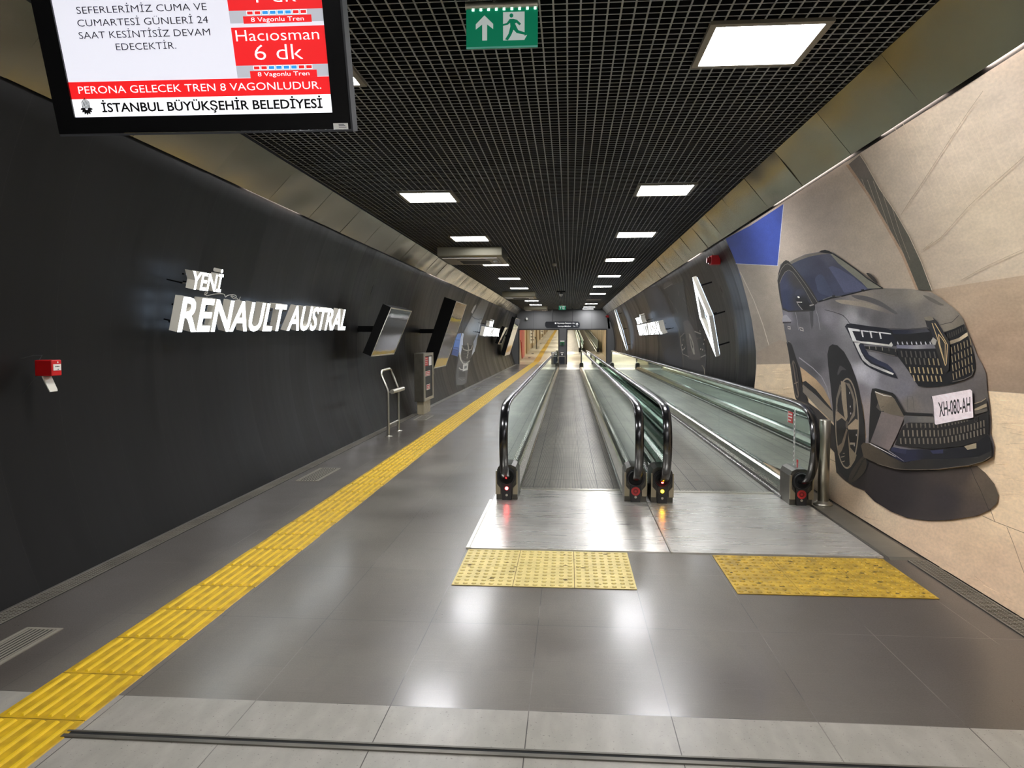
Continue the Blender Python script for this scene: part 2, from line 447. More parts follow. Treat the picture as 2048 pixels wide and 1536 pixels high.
# inclined metal fascia panels between wall and ceiling, each slightly dished
def fascia(name, lo, hi, y0, n, step):
    mb = MB(); s = 1 if hi[0] < lo[0] else -1
    ux, uz = hi[0] - lo[0], hi[1] - lo[1]; l = math.hypot(ux, uz); nxx, nzz = -abs(uz) / l * s, -abs(ux) / l    # towards the hall
    for k in range(n):
        a = y0 + k * step + 0.003; b = y0 + (k + 1) * step - 0.003; N = 8
        d = [random.uniform(-0.004, 0.004) for _ in range(4)]; amp = random.uniform(-0.008, 0.008); am2 = random.uniform(-0.006, 0.006); ph = random.uniform(0, 6)
        V = []
        for i in range(N + 1):
            for j in range(N + 1):
                u, v = i / N, j / N
                h = (d[0] * (1 - u) + d[1] * u) * (1 - v) + (d[2] * (1 - u) + d[3] * u) * v + amp * math.sin(math.pi * u) * math.sin(math.pi * v) + am2 * math.sin(2.6 * math.pi * u + ph) * math.sin(math.pi * v)
                V.append((lo[0] + ux * v + nxx * h, a + (b - a) * u, lo[1] + uz * v + nzz * h))
        F = [(i * (N + 1) + j, (i + 1) * (N + 1) + j, (i + 1) * (N + 1) + j + 1, i * (N + 1) + j + 1) for i in range(N) for j in range(N)]
        mb.add(V, F, 0, True)
        B = [V[0], V[N], V[-1], V[-(N + 1)]]; Q = [(p[0] - nxx * 0.012, p[1], p[2] - nzz * 0.012) for p in B]
        mb.add(B + Q, [(4, 5, 6, 7), (0, 1, 5, 4), (1, 2, 6, 5), (2, 3, 7, 6), (3, 0, 4, 7)], 0)
    return struct(mb.build(name, BAND))
fascia('trim_1', (-3.205, 3.08), (-2.895, 3.40), 1.60 - 1.235 * 6, 43, 1.235)
fascia('trim_2', (2.265, 3.08), (1.985, 3.42), 1.33 - 1.235 * 6, 43, 1.235)
mb = MB()
for x0, x1 in ((-2.91, -2.84), (1.93, 2.0)):
    mb.box(x0, x1, -7, 46, 3.43, 3.60)
struct(mb.build('trim_3', VOID))

# open-cell ceiling grid with the dark void above
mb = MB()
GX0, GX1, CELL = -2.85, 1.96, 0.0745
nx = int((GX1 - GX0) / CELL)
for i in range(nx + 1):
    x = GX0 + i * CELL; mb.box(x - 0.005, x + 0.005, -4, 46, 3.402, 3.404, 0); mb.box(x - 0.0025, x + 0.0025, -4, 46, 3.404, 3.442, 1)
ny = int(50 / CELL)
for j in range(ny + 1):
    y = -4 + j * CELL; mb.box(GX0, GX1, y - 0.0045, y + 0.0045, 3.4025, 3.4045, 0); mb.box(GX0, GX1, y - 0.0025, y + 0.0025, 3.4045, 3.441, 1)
struct(mb.build('ceiling', [GRIDLIT, GRIDSHADE]))
mb = MB(); mb.box(-3.7, 2.95, -7, 46, 3.95, 4.0); struct(mb.build('ceiling_slab', VOID))

# drain gutters along both walls
def gutter(name, x0, x1, y0, y1):
    mb = MB(); mb.box(x0, x1, y0, y1, 0.0, 0.004, 1)
    w = x1 - x0
    mb.box(x0, x0 + 0.008, y0, y1, 0.004, 0.008, 0); mb.box(x1 - 0.008, x1, y0, y1, 0.004, 0.008, 0)
    y = y0
    while y < y1:
        mb.box(x0 + 0.008, x1 - 0.008, y, y + 0.009, 0.004, 0.008, 0); y += 0.022
    for k in range(1, 4):
        x = x0 + w * k / 4; mb.box(x - 0.002, x + 0.002, y0, y1, 0.004, 0.0085, 0)
    return mb.build(name, [GRATE, DARKIN])
struct(gutter('trim_4', -3.285, -3.165, 0.5, 16.0))
struct(gutter('trim_5', 2.44, 2.575, 0.5, 5.44))
mb = MB(); mb.box(-3.285, -3.18, 16.0, 45.9, 0, 0.006); struct(mb.build('trim_6', GRATE))

# portal at the end of the hall
mb = MB()
mb.box(-3.62, 2.86, 46.0, 46.5, 2.20, 3.6, 0)
mb.box(-3.55, -3.14, 45.9, 46.5, 0, 2.2, 0); mb.box(-0.60, -0.17, 45.9, 46.5, 0, 2.2, 0); mb.box(2.34, 2.80, 45.9, 46.5, 0, 2.2, 0)
mb.box(-3.14, 2.34, 45.93, 46.5, 2.13, 2.2, 1)
for x in (-3.14, -0.66, -0.17, 2.29): mb.box(x, x + 0.06, 45.92, 46.5, 0, 2.13, 1)
for x in (-2.2, -1.0, 0.2, 1.4): mb.box(x - 0.006, x + 0.006, 45.994, 46.0, 2.2, 3.4, 1)
struct(mb.build('wall_end', [PORTAL, PORTALD]))

# ------------------------------------------------------------------ wall paintings (prints that follow the curved wall)
def crop(x0, y0, sc): return lambda pts: [(x0 + x * sc, y0 + y * sc) for x, y in pts]
def smooth_poly(p, k=4):
    out = []; n = len(p)
    for i in range(n):
        a, b, c, d = p[i - 1], p[i], p[(i + 1) % n], p[(i + 2) % n]
        for j in range(k):
            t = j / k
            out.append(tuple(0.5 * (2 * b[q] + (c[q] - a[q]) * t + (2 * a[q] - 5 * b[q] + 4 * c[q] - d[q]) * t * t + (3 * b[q] - a[q] - 3 * c[q] + d[q]) * t ** 3) for q in (0, 1)))
    return out
class Print:
    def __init__(s, fx, sign, fine=None): s.fx = fx; s.sg = sign; s.fine = fine; s.v = []; s.f = []; s.c = []; s.L = 0
    def put(s, P, F, colf):
        s.L += 1; b = len(s.v); off = 0.004 + s.L * 0.00007
        for p in P:
            w = on_wall(p[0], p[1], s.fx); s.v.append((w.x - s.sg * off, w.y, w.z)); s.c.append(colf(p))
        for f in F: s.f.append([b + i for i in f])
    def poly(s, pts, col, smooth=False, grid=26.0):
        if smooth: pts = smooth_poly(pts)
        tris = tessellate_polygon([[Vector((p[0], p[1], 0)) for p in pts]])
        bm = bmesh.new(); vs = [bm.verts.new((p[0], p[1], 0)) for p in pts]
        for t in tris:
            try: bm.faces.new([vs[i] for i in t])
            except ValueError: pass
        ctrl = None
        if isinstance(col, list): ctrl = [(q[0], q[1], rgb(*q[2])) for q in col]; grid = min(grid, 11.0)
        far = min(p[0] for p in pts) < 1640
        for ax in (0, 1):
            grid = s.fine or ((6.0, 4.0) if far and s.L else (12.0, 5.0) if not s.L else (20.0, 9.0))[ax]
            lo = min(p[ax] for p in pts); hi = max(p[ax] for p in pts); k = math.floor(lo / grid) + 1
            while k * grid < hi:
                co = [0, 0, 0]; co[ax] = k * grid; no = [0, 0, 0]; no[ax] = 1
                bmesh.ops.bisect_plane(bm, geom=bm.verts[:] + bm.edges[:] + bm.faces[:], plane_co=co, plane_no=no, dist=1e-5); k += 1
        bm.verts.index_update()
        P = [(v.co.x, v.co.y) for v in bm.verts]; F = [[v.index for v in f.verts] for f in bm.faces]; bm.free()
        # consistent facing towards the corridor
        def area(f): return sum(P[f[i]][0] * P[f[(i + 1) % len(f)]][1] - P[f[(i + 1) % len(f)]][0] * P[f[i]][1] for i in range(len(f)))
        F = [f if area(f) < 0 else f[::-1] for f in F]
        if ctrl is None:
            c = rgb(*col); s.put(P, F, lambda p: c)
        else:
            def cf(p):
                sw = 0; a = [0, 0, 0]
                for x, y, c in ctrl:
                    w = 1.0 / (((p[0] - x) ** 2 + (p[1] - y) ** 2) ** 1.6 + 60); sw += w
                    for q in range(3): a[q] += w * c[q]
                return (a[0] / sw, a[1] / sw, a[2] / sw, 1)
            s.put(P, F, cf)
    def line(s, pts, w, col, w1=None):
        n = len(pts); L = []; R = []
        for i in range(n):
            a = pts[max(i - 1, 0)]; b = pts[min(i + 1, n - 1)]; dx, dy = b[0] - a[0], b[1] - a[1]; l = math.hypot(dx, dy) or 1
            ww = w if w1 is None else w + (w1 - w) * i / (n - 1)
            L.append((pts[i][0] - dy / l * ww / 2, pts[i][1] + dx / l * ww / 2)); R.append((pts[i][0] + dy / l * ww / 2, pts[i][1] - dx / l * ww / 2))
        c = rgb(*col); P = []; F = []
        for i in range(n - 1):
            m = max(1, int(math.hypot(pts[i + 1][0] - pts[i][0], pts[i + 1][1] - pts[i][1]) / (s.fine or 6.0)))
            for j in range(m):
                t0, t1 = j / m, (j + 1) / m; b = len(P)
                lp = lambda A, t: (A[i][0] + (A[i + 1][0] - A[i][0]) * t, A[i][1] + (A[i + 1][1] - A[i][1]) * t)
                P += [lp(L, t0), lp(L, t1), lp(R, t1), lp(R, t0)]; F.append([b, b + 1, b + 2, b + 3])
        s.put(P, F, lambda p: c)
    def ellipse(s, c, rx, ry, ang, col, n=36):
        ca, sa = math.cos(ang), math.sin(ang)
        s.poly([(c[0] + rx * math.cos(t) * ca - ry * math.sin(t) * sa, c[1] + rx * math.cos(t) * sa + ry * math.sin(t) * ca) for t in [2 * math.pi * k / n for k in range(n)]], col)
    def text(s, st, quad, col, bold=0.0):   # quad: tl, tr, br, bl of the capital letters
        V, F = text_geo(st, bold); x0 = min(v[0] for v in V); x1 = max(v[0] for v in V); ch = cap_height()
        tl, tr, br, bl = quad; P = []
        for v in V:
            u = (v[0] - x0) / (x1 - x0); w = v[1] / ch
            P.append(tuple((bl[q] * (1 - u) + br[q] * u) * (1 - w) + (tl[q] * (1 - u) + tr[q] * u) * w for q in (0, 1)))
        c = rgb(*col)
        def area(f): return sum(P[f[i]][0] * P[f[(i + 1) % len(f)]][1] - P[f[(i + 1) % len(f)]][0] * P[f[i]][1] for i in range(len(f)))
        s.put(P, [list(f) if area(f) < 0 else list(f)[::-1] for f, nz in F], lambda p: c)
    def build(s, name, m):
        me = bpy.data.meshes.new(name); me.from_pydata(s.v, [], s.f); me.materials.append(m)
        at = me.color_attributes.new('Col', 'FLOAT_COLOR', 'POINT')
        at.data.foreach_set('color', [q for c in s.c for q in c]); me.update()
        o = bpy.data.objects.new(name, me); COL.objects.link(o); return o

# ------------------------------------------------------------------ large car mural on the right wall
cA = crop(1480, 460, 0.27734); cB = crop(1540, 480, 0.11719); cC = crop(1680, 590, 0.15625); cD = crop(1560, 640, 0.22779)
cE = crop(1700, 760, 0.15625); cG = crop(1740, 940, 0.19531); cH = crop(1680, 80, 0.33855); cS = crop(1600, 780, 0.21875)
def rail(y): return [(XR(z), y, z) for z in [i * 3.08 / 22 for i in range(23)]]
MY1 = 11.24
mp = Print(XR, 1)
# edge of the print in photo coordinates (vertical edge at Y = MY1, top edge under the fascia, bottom edge on the floor)
def proj(p):
    d = Vector(p) - ORG; w = d.dot(FW); return (CX + FPX * d.dot(RT) / w, CY - FPX * d.dot(UP) / w)
edge = [proj((XR(z) - 0.005, MY1, z)) for z in [i * 3.07 / 16 for i in range(17)]]
top = [proj((XR(3.07) - 0.005, y, 3.07)) for y in (8.5, 6.5, 5, 4, 3.2, 2.6)]
bot = [proj((XR(0.012) - 0.005, y, 0.012)) for y in (2.6, 3.2, 4, 5, 6.5, 8.5)]
outline = edge + top + bot
mp.poly(outline, [(1500, 640, (160, 149, 136)), (1560, 600, (172, 160, 146)), (1640, 430, (176, 163, 150)), (1740, 430, (190, 176, 158)), (1900, 250, (196, 181, 162)), (2040, 160, (205, 190, 172)), (2000, 450, (190, 175, 153)), (1880, 540, (182, 167, 148)), (2200, 300, (196, 182, 164))])
mp.L += 5
mp.poly([edge[-1], (1500, 452), (1568, 408), (1556, 531), (1473, 527), (1464, 505)], (66, 84, 158))
mp.poly([(1474, 528), (1484, 541), (1487, 552), (1482, 556)], (70, 86, 160))
mp.line([(1472, 527.5), (1556, 531.5), (1568, 409)], 1.3, (196, 200, 214))
mp.poly([(1474, 528), (1556, 532), (1562, 545), (1562, 600), (1570, 640), (1576, 712), (1514, 712), (1510, 680), (1504, 640), (1495, 600), (1485, 563)], [(1500, 560, (160, 150, 136)), (1560, 560, (164, 153, 138)), (1530, 690, (150, 139, 125))])
mp.line([(1481, 544), (1508, 600), (1526, 648), (1539, 692)], 1.4, (196, 188, 174))
# gravel ground behind the car
mp.poly([(1514, 706), (1540, 690), (1560, 680), (1590, 690), (1600, 735), (1514, 733)], (150, 136, 120))
mp.poly([(1862, 580), (1950, 566), (2060, 549), (2300, 520), (2300, 850), (2060, 788), (1960, 780), (1900, 700)], [(1900, 600, (172, 152, 130)), (2040, 560, (168, 148, 126)), (2000, 700, (160, 138, 117)), (2040, 780, (150, 130, 111))])
# stone paving
mp.poly([(1514, 729), (1600, 727), (1640, 760), (1900, 790), (1970, 782), (2060, 788), (2300, 850)] + bot + edge[:6], [(1540, 750, (208, 188, 158)), (1560, 790, (198, 178, 148)), (1700, 990, (182, 160, 134)), (1740, 1010, (214, 192, 164)), (2030, 820, (222, 200, 168)), (2030, 1000, (220, 196, 164)), (1850, 1090, (206, 180, 152)), (1990, 1150, (204, 178, 150)), (1660, 930, (190, 168, 140)), (1640, 960, (160, 145, 128))])
for w, pts in ((1.2, [(1160, 470), (1290, 530), (1420, 580), (1577, 640), (1900, 770)]), (1.1, [(1040, -60), (1100, 90), (1160, 210), (1245, 415), (1285, 525)]), (1.1, [(1410, 585), (1480, 760), (1530, 900), (1570, 1010), (1640, 1180)])):
    mp.line(cG(pts), w, (132, 110, 88))
mp.line(cD([(330, 1160), (430, 1215), (525, 1260)]), 1.2, (140, 120, 98))
for k in range(46):      # veins of the stone
    x = random.uniform(1990, 2060); y = random.uniform(800, 1010); l = random.uniform(15, 60)
    mp.line([(x, y), (x + l, y + l * random.uniform(-0.12, 0.25))], random.uniform(0.5, 1.6), random.choice([(232, 212, 182), (206, 182, 150), (198, 176, 146)]), 0.3)
for k in range(60):
    x = random.uniform(1660, 2040); y = 985 + (x - 1660) * 0.56 + random.uniform(0, 60) ; l = random.uniform(8, 34)
    if y > 1045 + max(0, (1900 - x)) * -0.1: mp.line([(x, y), (x + l, y + l * random.uniform(0.2, 0.8))], random.uniform(0.4, 1.2), random.choice([(226, 204, 176), (190, 164, 134), (182, 156, 128)]), 0.3)
for k in range(14):
    x = random.uniform(1514, 1580); y = random.uniform(736, 800)
    mp.line([(x, y), (x + random.uniform(10, 30), y + random.uniform(-2, 3))], 1.2, random.choice([(226, 208, 178), (190, 168, 136)]), 0.3)
# curved pillar of the building
mp.poly(cH([(60, 735), (128, 678), (165, 735), (245, 880), (340, 1020), (420, 1160), (490, 1310), (555, 1480), (470, 1475), (385, 1260), (300, 1110), (180, 905)]), [(1710, 330, (112, 103, 94)), (1740, 400, (98, 94, 84)), (1800, 480, (92, 88, 78)), (1850, 560, (82, 80, 70))])
mp.poly(cH([(44, 740), (62, 735), (180, 905), (300, 1110), (385, 1260), (474, 1475), (458, 1475), (372, 1270), (288, 1120), (168, 915)]), (172, 146, 122))
mp.line(cH([(128, 678), (165, 735), (245, 880), (340, 1020), (420, 1160), (490, 1310), (555, 1480)]), 1.3, (208, 196, 176))
for pts in ([(370, 1035), (430, 940), (470, 885), (590, 700), (760, 440), (860, 300)], [(520, 1230), (610, 1165), (770, 985), (905, 860), (1090, 700), (1200, 600)], [(725, 1420), (850, 1350), (1000, 1280), (1090, 1240)], [(500, 1240), (560, 1190)]):
    mp.line(cH(pts), 1.1, (160, 145, 124))
for k in range(16):
    x = 330 + k * 55; y = 560 - k * 8
    mp.line(cH([(x, y - 60), (x + 110, y + 190), (x + 230, y + 480)]), 0.8, (206, 192, 170), 0.3)
for k in range(10):
    x = 60 + k * 34; mp.line(cH([(x - 90, 790 + k * 6), (x, 960 + k * 20), (x + 60, 1120 + k * 20)]), 0.7, (186, 172, 154), 0.3)
# shadow printed under the car
mp.poly([(1600, 790), (1640, 820), (1690, 870), (1735, 905), (1800, 934), (1884, 941), (1959, 932), (1976, 946), (1994, 968), (2002, 990), (1999, 1007), (1985, 1020), (1959, 1031.6), (1906, 1040), (1862, 1041.5), (1819, 1036), (1786, 1023), (1753, 1003), (1735, 985), (1733, 981), (1712, 973), (1694, 961), (1676, 945), (1672, 905), (1640, 868), (1618, 832)], [(1640, 850, (44, 40, 40)), (1800, 980, (44, 39, 40)), (1900, 1000, (50, 44, 45)), (1960, 960, (92, 80, 68)), (1990, 990, (86, 76, 64)), (1960, 1020, (74, 64, 58)), (1930, 950, (66, 57, 52))])
mp.line(cG([(1040, -60), (1100, 90), (1160, 210), (1245, 415)]), 1.0, (40, 34, 32))
# rear wheel
mp.poly(cD([(70, 190), (120, 220), (165, 330), (195, 480), (212, 600), (250, 680), (245, 740), (190, 720), (150, 690), (130, 600), (105, 420), (85, 280)]), (38, 36, 36), True)
# car body
body = cA([(340, 216), (300, 250), (283, 330), (283, 400), (296, 490), (316, 590), (330, 720), (350, 820), (362, 800), (385, 830), (420, 940), (445, 1010), (462, 1090), (690, 1355), (700, 1280), (700, 1120), (780, 1000), (860, 1100), (905, 1300), (925, 1490)]) + cE([(215, 800), (220, 985), (400, 1070), (640, 1138), (850, 1150), (1200, 1140), (1600, 1090), (1780, 1040), (1870, 980), (1882, 850), (1860, 760), (1832, 690), (1836, 500), (1815, 300), (1790, 130)]) + cC([(1900, 1000), (1850, 880), (1790, 780), (1740, 640), (1690, 530), (1655, 430), (1610, 310), (1555, 235), (1450, 140), (1330, 50)]) + cA([(1500, 510), (1400, 452), (1250, 425), (1100, 421), (1045, 420), (860, 285), (690, 165), (640, 148), (590, 156), (480, 176), (400, 212), (365, 232)])
A = lambda x, y, c: (1480 + x * 0.27734, 460 + y * 0.27734, c)
ctrl = [A(1300, 470, (146, 138, 126)), A(1500, 560, (132, 124, 114)), A(1100, 440, (130, 124, 116)), A(900, 500, (150, 140, 128)), A(700, 540, (112, 108, 108)), A(1200, 640, (104, 102, 103)), A(1350, 560, (116, 111, 106)), A(1000, 640, (104, 101, 102)), A(650, 630, (138, 134, 140)), A(560, 640, (104, 102, 106)), A(600, 720, (100, 98, 100)), A(480, 650, (84, 82, 84)), A(430, 620, (86, 84, 86)), A(350, 640, (122, 120, 126)), A(340, 700, (88, 86, 88)), A(430, 850, (84, 82, 84)), A(600, 800, (92, 89, 91)), A(560, 1000, (76, 74, 76)), A(640, 1050, (112, 108, 110)), A(640, 1200, (126, 120, 120)), A(860, 900, (120, 117, 119)), A(900, 1020, (186, 184, 188)), A(960, 1060, (168, 166, 172)), A(880, 1150, (126, 120, 122)), A(930, 1300, (150, 138, 134)), A(1050, 1080, (122, 119, 124)), A(1200, 1150, (118, 115, 122)), A(1350, 1190, (108, 103, 102)), A(1250, 1260, (116, 109, 102)), A(1700, 1100, (98, 92, 90)), A(1780, 1150, (92, 86, 82)), A(1740, 950, (112, 104, 98)), A(1640, 650, (118, 110, 100)), A(1100, 900, (96, 93, 96)), A(830, 640, (172, 170, 172)), A(880, 690, (150, 148, 150)), A(900, 600, (112, 110, 112))]
mp.poly(body, ctrl)
# bonnet crease shapes
mp.poly(cC([(-40, 70), (60, 60), (200, 75), (420, 110), (560, 160), (690, 225), (720, 250), (560, 215), (380, 165), (180, 130), (40, 110)]), [(1700, 603, (164, 152, 136)), (1740, 612, (156, 146, 132)), (1780, 625, (120, 114, 110))], True)
mp.poly(cC([(170, 5), (330, 10), (520, 70), (680, 170), (760, 230), (740, 245), (690, 225), (560, 150), (380, 85), (240, 50)]), (94, 91, 92), True)
mp.poly(cC([(1090, 0), (1200, 35), (1310, 100), (1360, 130), (1300, 130), (1180, 75)]), (104, 98, 92), True)
mp.line(cC([(0, 235), (60, 260), (110, 310), (145, 365)]), 0.9, (30, 30, 33))
mp.line(cC([(145, 365), (380, 400), (640, 430), (900, 438), (1160, 415)]), 1.0, (36, 35, 38))
mp.line(cB([(960, 1190), (1120, 1230), (1260, 1280), (1330, 1340), (1385, 1415)]), 1.0, (36, 35, 38))
mp.line(cB([(810, 1200), (850, 1320), (880, 1530)]), 0.8, (150, 148, 150))
mp.line(cB([(460, 1235), (490, 1380), (510, 1536)]), 0.8, (140, 138, 140))
mp.poly(cB([(700, 1225), (765, 1215), (765, 1450), (740, 1530), (715, 1400)]), (70, 69, 71))
mp.poly(cB([(245, 1300), (300, 1280), (350, 1330), (385, 1390), (240, 1400)]), (146, 143, 148), True)
mp.poly(cB([(240, 1395), (385, 1395), (380, 1420), (240, 1425)]), (56, 55, 57))
mp.line(cD([(180, 330), (300, 420), (380, 500), (425, 590), (450, 690)]), 2.0, (150, 146, 150), 0.8)
for q in ([(78, 52), (104, 56), (106, 84), (82, 80)], [(182, 62), (216, 68), (222, 100), (190, 92)]):
    mp.poly(cD(q), (168, 162, 156)); mp.poly(cD([(q[0][0] + 4, q[0][1] + 8), (q[1][0] - 6, q[1][1] + 8), (q[2][0] - 8, q[2][1] - 10), (q[3][0] + 4, q[3][1] - 8)]), (66, 64, 66))
# cabin
mp.poly(cB([(150, 690), (165, 570), (210, 440), (255, 370), (300, 343), (345, 360), (380, 400), (470, 500), (560, 600), (680, 760), (790, 920), (858, 1062), (795, 1105), (765, 1215), (340, 1232), (240, 1190), (190, 960)]), (50, 48, 46))
mp.poly(cB([(188, 740), (230, 630), (285, 545), (345, 512), (415, 550), (520, 690), (620, 840), (740, 1075), (700, 1140), (580, 1195), (340, 1208), (245, 1160), (212, 960)]), [(1568, 570, (62, 66, 88)), (1572, 590, (50, 56, 80)), (1572, 612, (48, 54, 80)), (1595, 560, (62, 60, 60)), (1600, 600, (52, 52, 56))])
mp.line(cB([(188, 740), (230, 630), (285, 545), (345, 512), (415, 550), (520, 690), (620, 840), (752, 1085)]), 0.9, (120, 116, 108))
mp.line(cB([(150, 690), (175, 600), (220, 490), (280, 420), (330, 405), (400, 450), (490, 560), (620, 740), (760, 950), (840, 1070)]), 0.9, (128, 124, 116))
mp.poly(cB([(360, 385), (420, 340), (560, 280), (700, 245), (860, 213), (1060, 222), (1120, 238), (900, 246), (700, 284), (520, 348), (392, 412)]), (116, 110, 102))
mp.poly(cB([(392, 412), (520, 348), (700, 284), (900, 246), (1060, 235), (1125, 242), (1300, 365), (1500, 505), (1700, 662), (1945, 825), (1830, 832), (1640, 872), (1450, 922), (1270, 967), (1100, 992), (920, 1035), (852, 1055), (760, 885), (640, 710), (500, 535)]), [(1600, 530, (66, 70, 86)), (1640, 530, (66, 68, 84)), (1620, 570, (52, 56, 76)), (1650, 600, (58, 64, 86)), (1660, 515, (86, 86, 100)), (1690, 570, (74, 78, 100))])
mp.poly(cB([(1030, 465), (1090, 445), (1200, 480), (1450, 630), (1690, 825), (1640, 866), (1300, 900), (1180, 700)]), (92, 96, 122))
mp.poly(cB([(1060, 237), (1125, 242), (1300, 365), (1500, 505), (1700, 662), (1945, 825), (1700, 828), (1600, 720), (1400, 560), (1200, 400)]), (136, 134, 120))
mp.poly(cB([(800, 660), (860, 590), (930, 600), (980, 680), (1040, 790), (1110, 940), (1090, 970), (870, 900), (820, 760)]), (70, 76, 98), True)
mp.poly(cB([(862, 208), (900, 180), (970, 168), (1040, 185), (1100, 228), (1125, 242), (1000, 226)]), (26, 25, 26))
mp.line(cB([(1110, 236), (1300, 360), (1500, 500), (1700, 660), (1965, 826)]), 2.2, (28, 27, 26))
mp.poly(cB([(1680, 570), (1740, 572), (1820, 640), (1868, 715), (1864, 745), (1780, 680)]), (54, 48, 42), True)
mp.line(cB([(860, 1052), (1090, 985), (1270, 955), (1450, 910), (1640, 865), (1800, 835), (1960, 826)]), 3.2, (24, 24, 26), 1.6)
mp.line(cB([(930, 1020), (1090, 960), (1250, 960)]), 1.4, (110, 110, 108)); mp.poly(cB([(1090, 945), (1140, 940), (1140, 975), (1100, 985)]), (40, 40, 40)); mp.poly(cB([(1585, 845), (1640, 840), (1650, 880), (1600, 880)]), (30, 30, 30))
mp.poly(cB([(450, 930), (480, 860), (540, 835), (600, 862), (650, 950), (690, 1060), (760, 1105), (795, 1120), (790, 1200), (740, 1205), (680, 1190), (600, 1190), (540, 1120), (480, 1045)]), [(1600, 585, (62, 64, 78)), (1602, 600, (36, 36, 38)), (1615, 615, (30, 30, 31))], True)
mp.ellipse(cB([(515, 975)])[0], 2.4, 1.6, 0.5, (226, 224, 214)); mp.line(cB([(490, 1060), (575, 1062)]), 1.3, (206, 200, 190))
mp.poly(cB([(700, 1110), (770, 1095), (785, 1108), (710, 1132)]), (150, 146, 140)); mp.line(cB([(480, 1050), (520, 1120), (580, 1190)]), 1.2, (132, 128, 122))
# sill and front wheel
mp.poly(cD([(190, 410), (230, 440), (330, 520), (400, 600), (450, 700), (472, 785), (330, 620), (240, 535), (212, 545)]), [(1610, 745, (176, 150, 118)), (1650, 790, (150, 128, 100))])
mp.poly(cD([(212, 545), (240, 535), (330, 610), (474, 785), (482, 815), (330, 660), (215, 565)]), (32, 31, 31))
mp.poly(cD([(212, 562), (300, 640), (480, 805), (490, 905), (350, 775), (215, 632)]), [(1612, 775, (112, 104, 94)), (1660, 830, (126, 116, 102))])
mp.poly(cD([(438, 400), (432, 300), (446, 235), (475, 213), (520, 222), (580, 280), (640, 390), (685, 510), (715, 630), (740, 770), (758, 900), (765, 1080), (745, 1110), (760, 1190), (800, 1225), (775, 1320), (720, 1390), (655, 1428), (600, 1405), (545, 1340), (513, 1260), (512, 1170), (495, 1000), (478, 760), (458, 560)]), (33, 32, 33))
mp.poly(cD([(520, 470), (540, 405), (560, 408), (600, 440), (560, 440), (530, 480)]), (72, 70, 70), True)
mp.poly(cD([(640, 1335), (740, 1200), (775, 1225), (770, 1310), (715, 1385), (655, 1425), (620, 1418)]), (58, 52, 44), True)
for k in range(7): mp.line(cD([(650 + k * 14, 1400 - k * 26), (690 + k * 12, 1350 - k * 22)]), 1.5, (34, 31, 28))
mp.ellipse(cD([(607, 908)])[0], 23.8, 91, 0.0, (150, 138, 120)); mp.ellipse(cD([(606, 908)])[0], 21.8, 87.5, 0.0, (36, 34, 34))
for k, q in enumerate([[(552, 535), (592, 548), (612, 850), (602, 880), (583, 850), (560, 700)], [(612, 935), (682, 868), (706, 880), (706, 960), (642, 962), (618, 960)], [(600, 872), (520, 800), (505, 830), (516, 890), (560, 860), (596, 890)], [(600, 955), (612, 965), (580, 1100), (560, 1150), (528, 1190), (522, 1110), (560, 1080)], [(612, 960), (636, 1120), (692, 1185), (676, 1235), (640, 1292), (608, 1300), (632, 1270)], [(592, 548), (630, 560), (662, 640), (684, 720), (676, 840), (610, 925), (664, 800), (660, 700), (636, 620)], [(545, 560), (560, 600), (518, 720), (524, 800), (508, 780), (510, 690)]]):
    mp.poly(cD(q), [(146, 132, 112), (158, 140, 116), (140, 124, 104), (118, 104, 88), (132, 118, 98), (122, 112, 98), (112, 104, 92)][k])
mp.ellipse(cD([(606, 918)])[0], 2.6, 8, 0.0, (86, 78, 68))
for q in ((630, 640), (636, 760), (640, 820), (690, 1010), (672, 1100)): mp.ellipse(cD([q])[0], 0.9, 2.2, 0, (176, 172, 168))
mp.ellipse(cD([(150, 520)])[0], 6.0, 38, -0.12, (96, 88, 78)); mp.ellipse(cD([(150, 520)])[0], 5.0, 34, -0.12, (42, 40, 40))
mp.line(cD([(128, 370), (150, 520), (178, 660)]), 2.0, (104, 92, 80)); mp.line(cD([(140, 560), (172, 545)]), 2.0, (126, 112, 96))
# headlamp
mp.poly(cC([(90, 402), (118, 368), (200, 368), (400, 398), (670, 438), (700, 500), (740, 575), (762, 655), (560, 640), (330, 625), (345, 690), (400, 765), (520, 832), (640, 885), (700, 945), (745, 1015), (776, 1072), (700, 1052), (560, 1002), (430, 942), (345, 890), (285, 810), (235, 700), (185, 590), (130, 475)]), (24, 26, 38))
mp.poly(cC([(270, 625), (330, 640), (400, 765), (520, 832), (640, 885), (700, 945), (735, 1010), (600, 925), (450, 865), (380, 805), (310, 725)]), [(1730, 700, (34, 38, 58)), (1780, 735, (48, 52, 74))])
mp.poly(cC([(128, 418), (280, 442), (286, 466), (186, 460), (240, 582), (300, 592), (192, 594)]), (232, 232, 230))
for a, b in (((288, 448), (396, 460)), ((400, 458), (512, 470)), ((520, 470), (684, 490))):
    mp.poly(cC([a, b, (b[0] + 4, b[1] + 17), (a[0] + 32, a[1] + 17), (a[0] + 46, a[1] + 92), (a[0] + 28, a[1] + 90), (a[0] + 10, a[1] + 20)]), (226, 226, 224))
mp.poly(cC([(188, 584), (400, 600), (660, 634), (690, 600), (712, 640), (695, 662), (400, 628), (215, 606)]), [(1715, 684, (186, 184, 178)), (1745, 688, (232, 230, 222)), (1785, 693, (200, 198, 190))])
mp.poly(cC([(212, 610), (290, 618), (268, 642), (302, 730), (352, 815), (425, 878), (560, 935), (722, 1003), (712, 1024), (560, 968), (402, 902), (320, 832), (262, 720)]), [(1720, 695, (222, 220, 216)), (1730, 715, (196, 194, 192)), (1760, 735, (170, 168, 166)), (1790, 750, (224, 222, 214))])
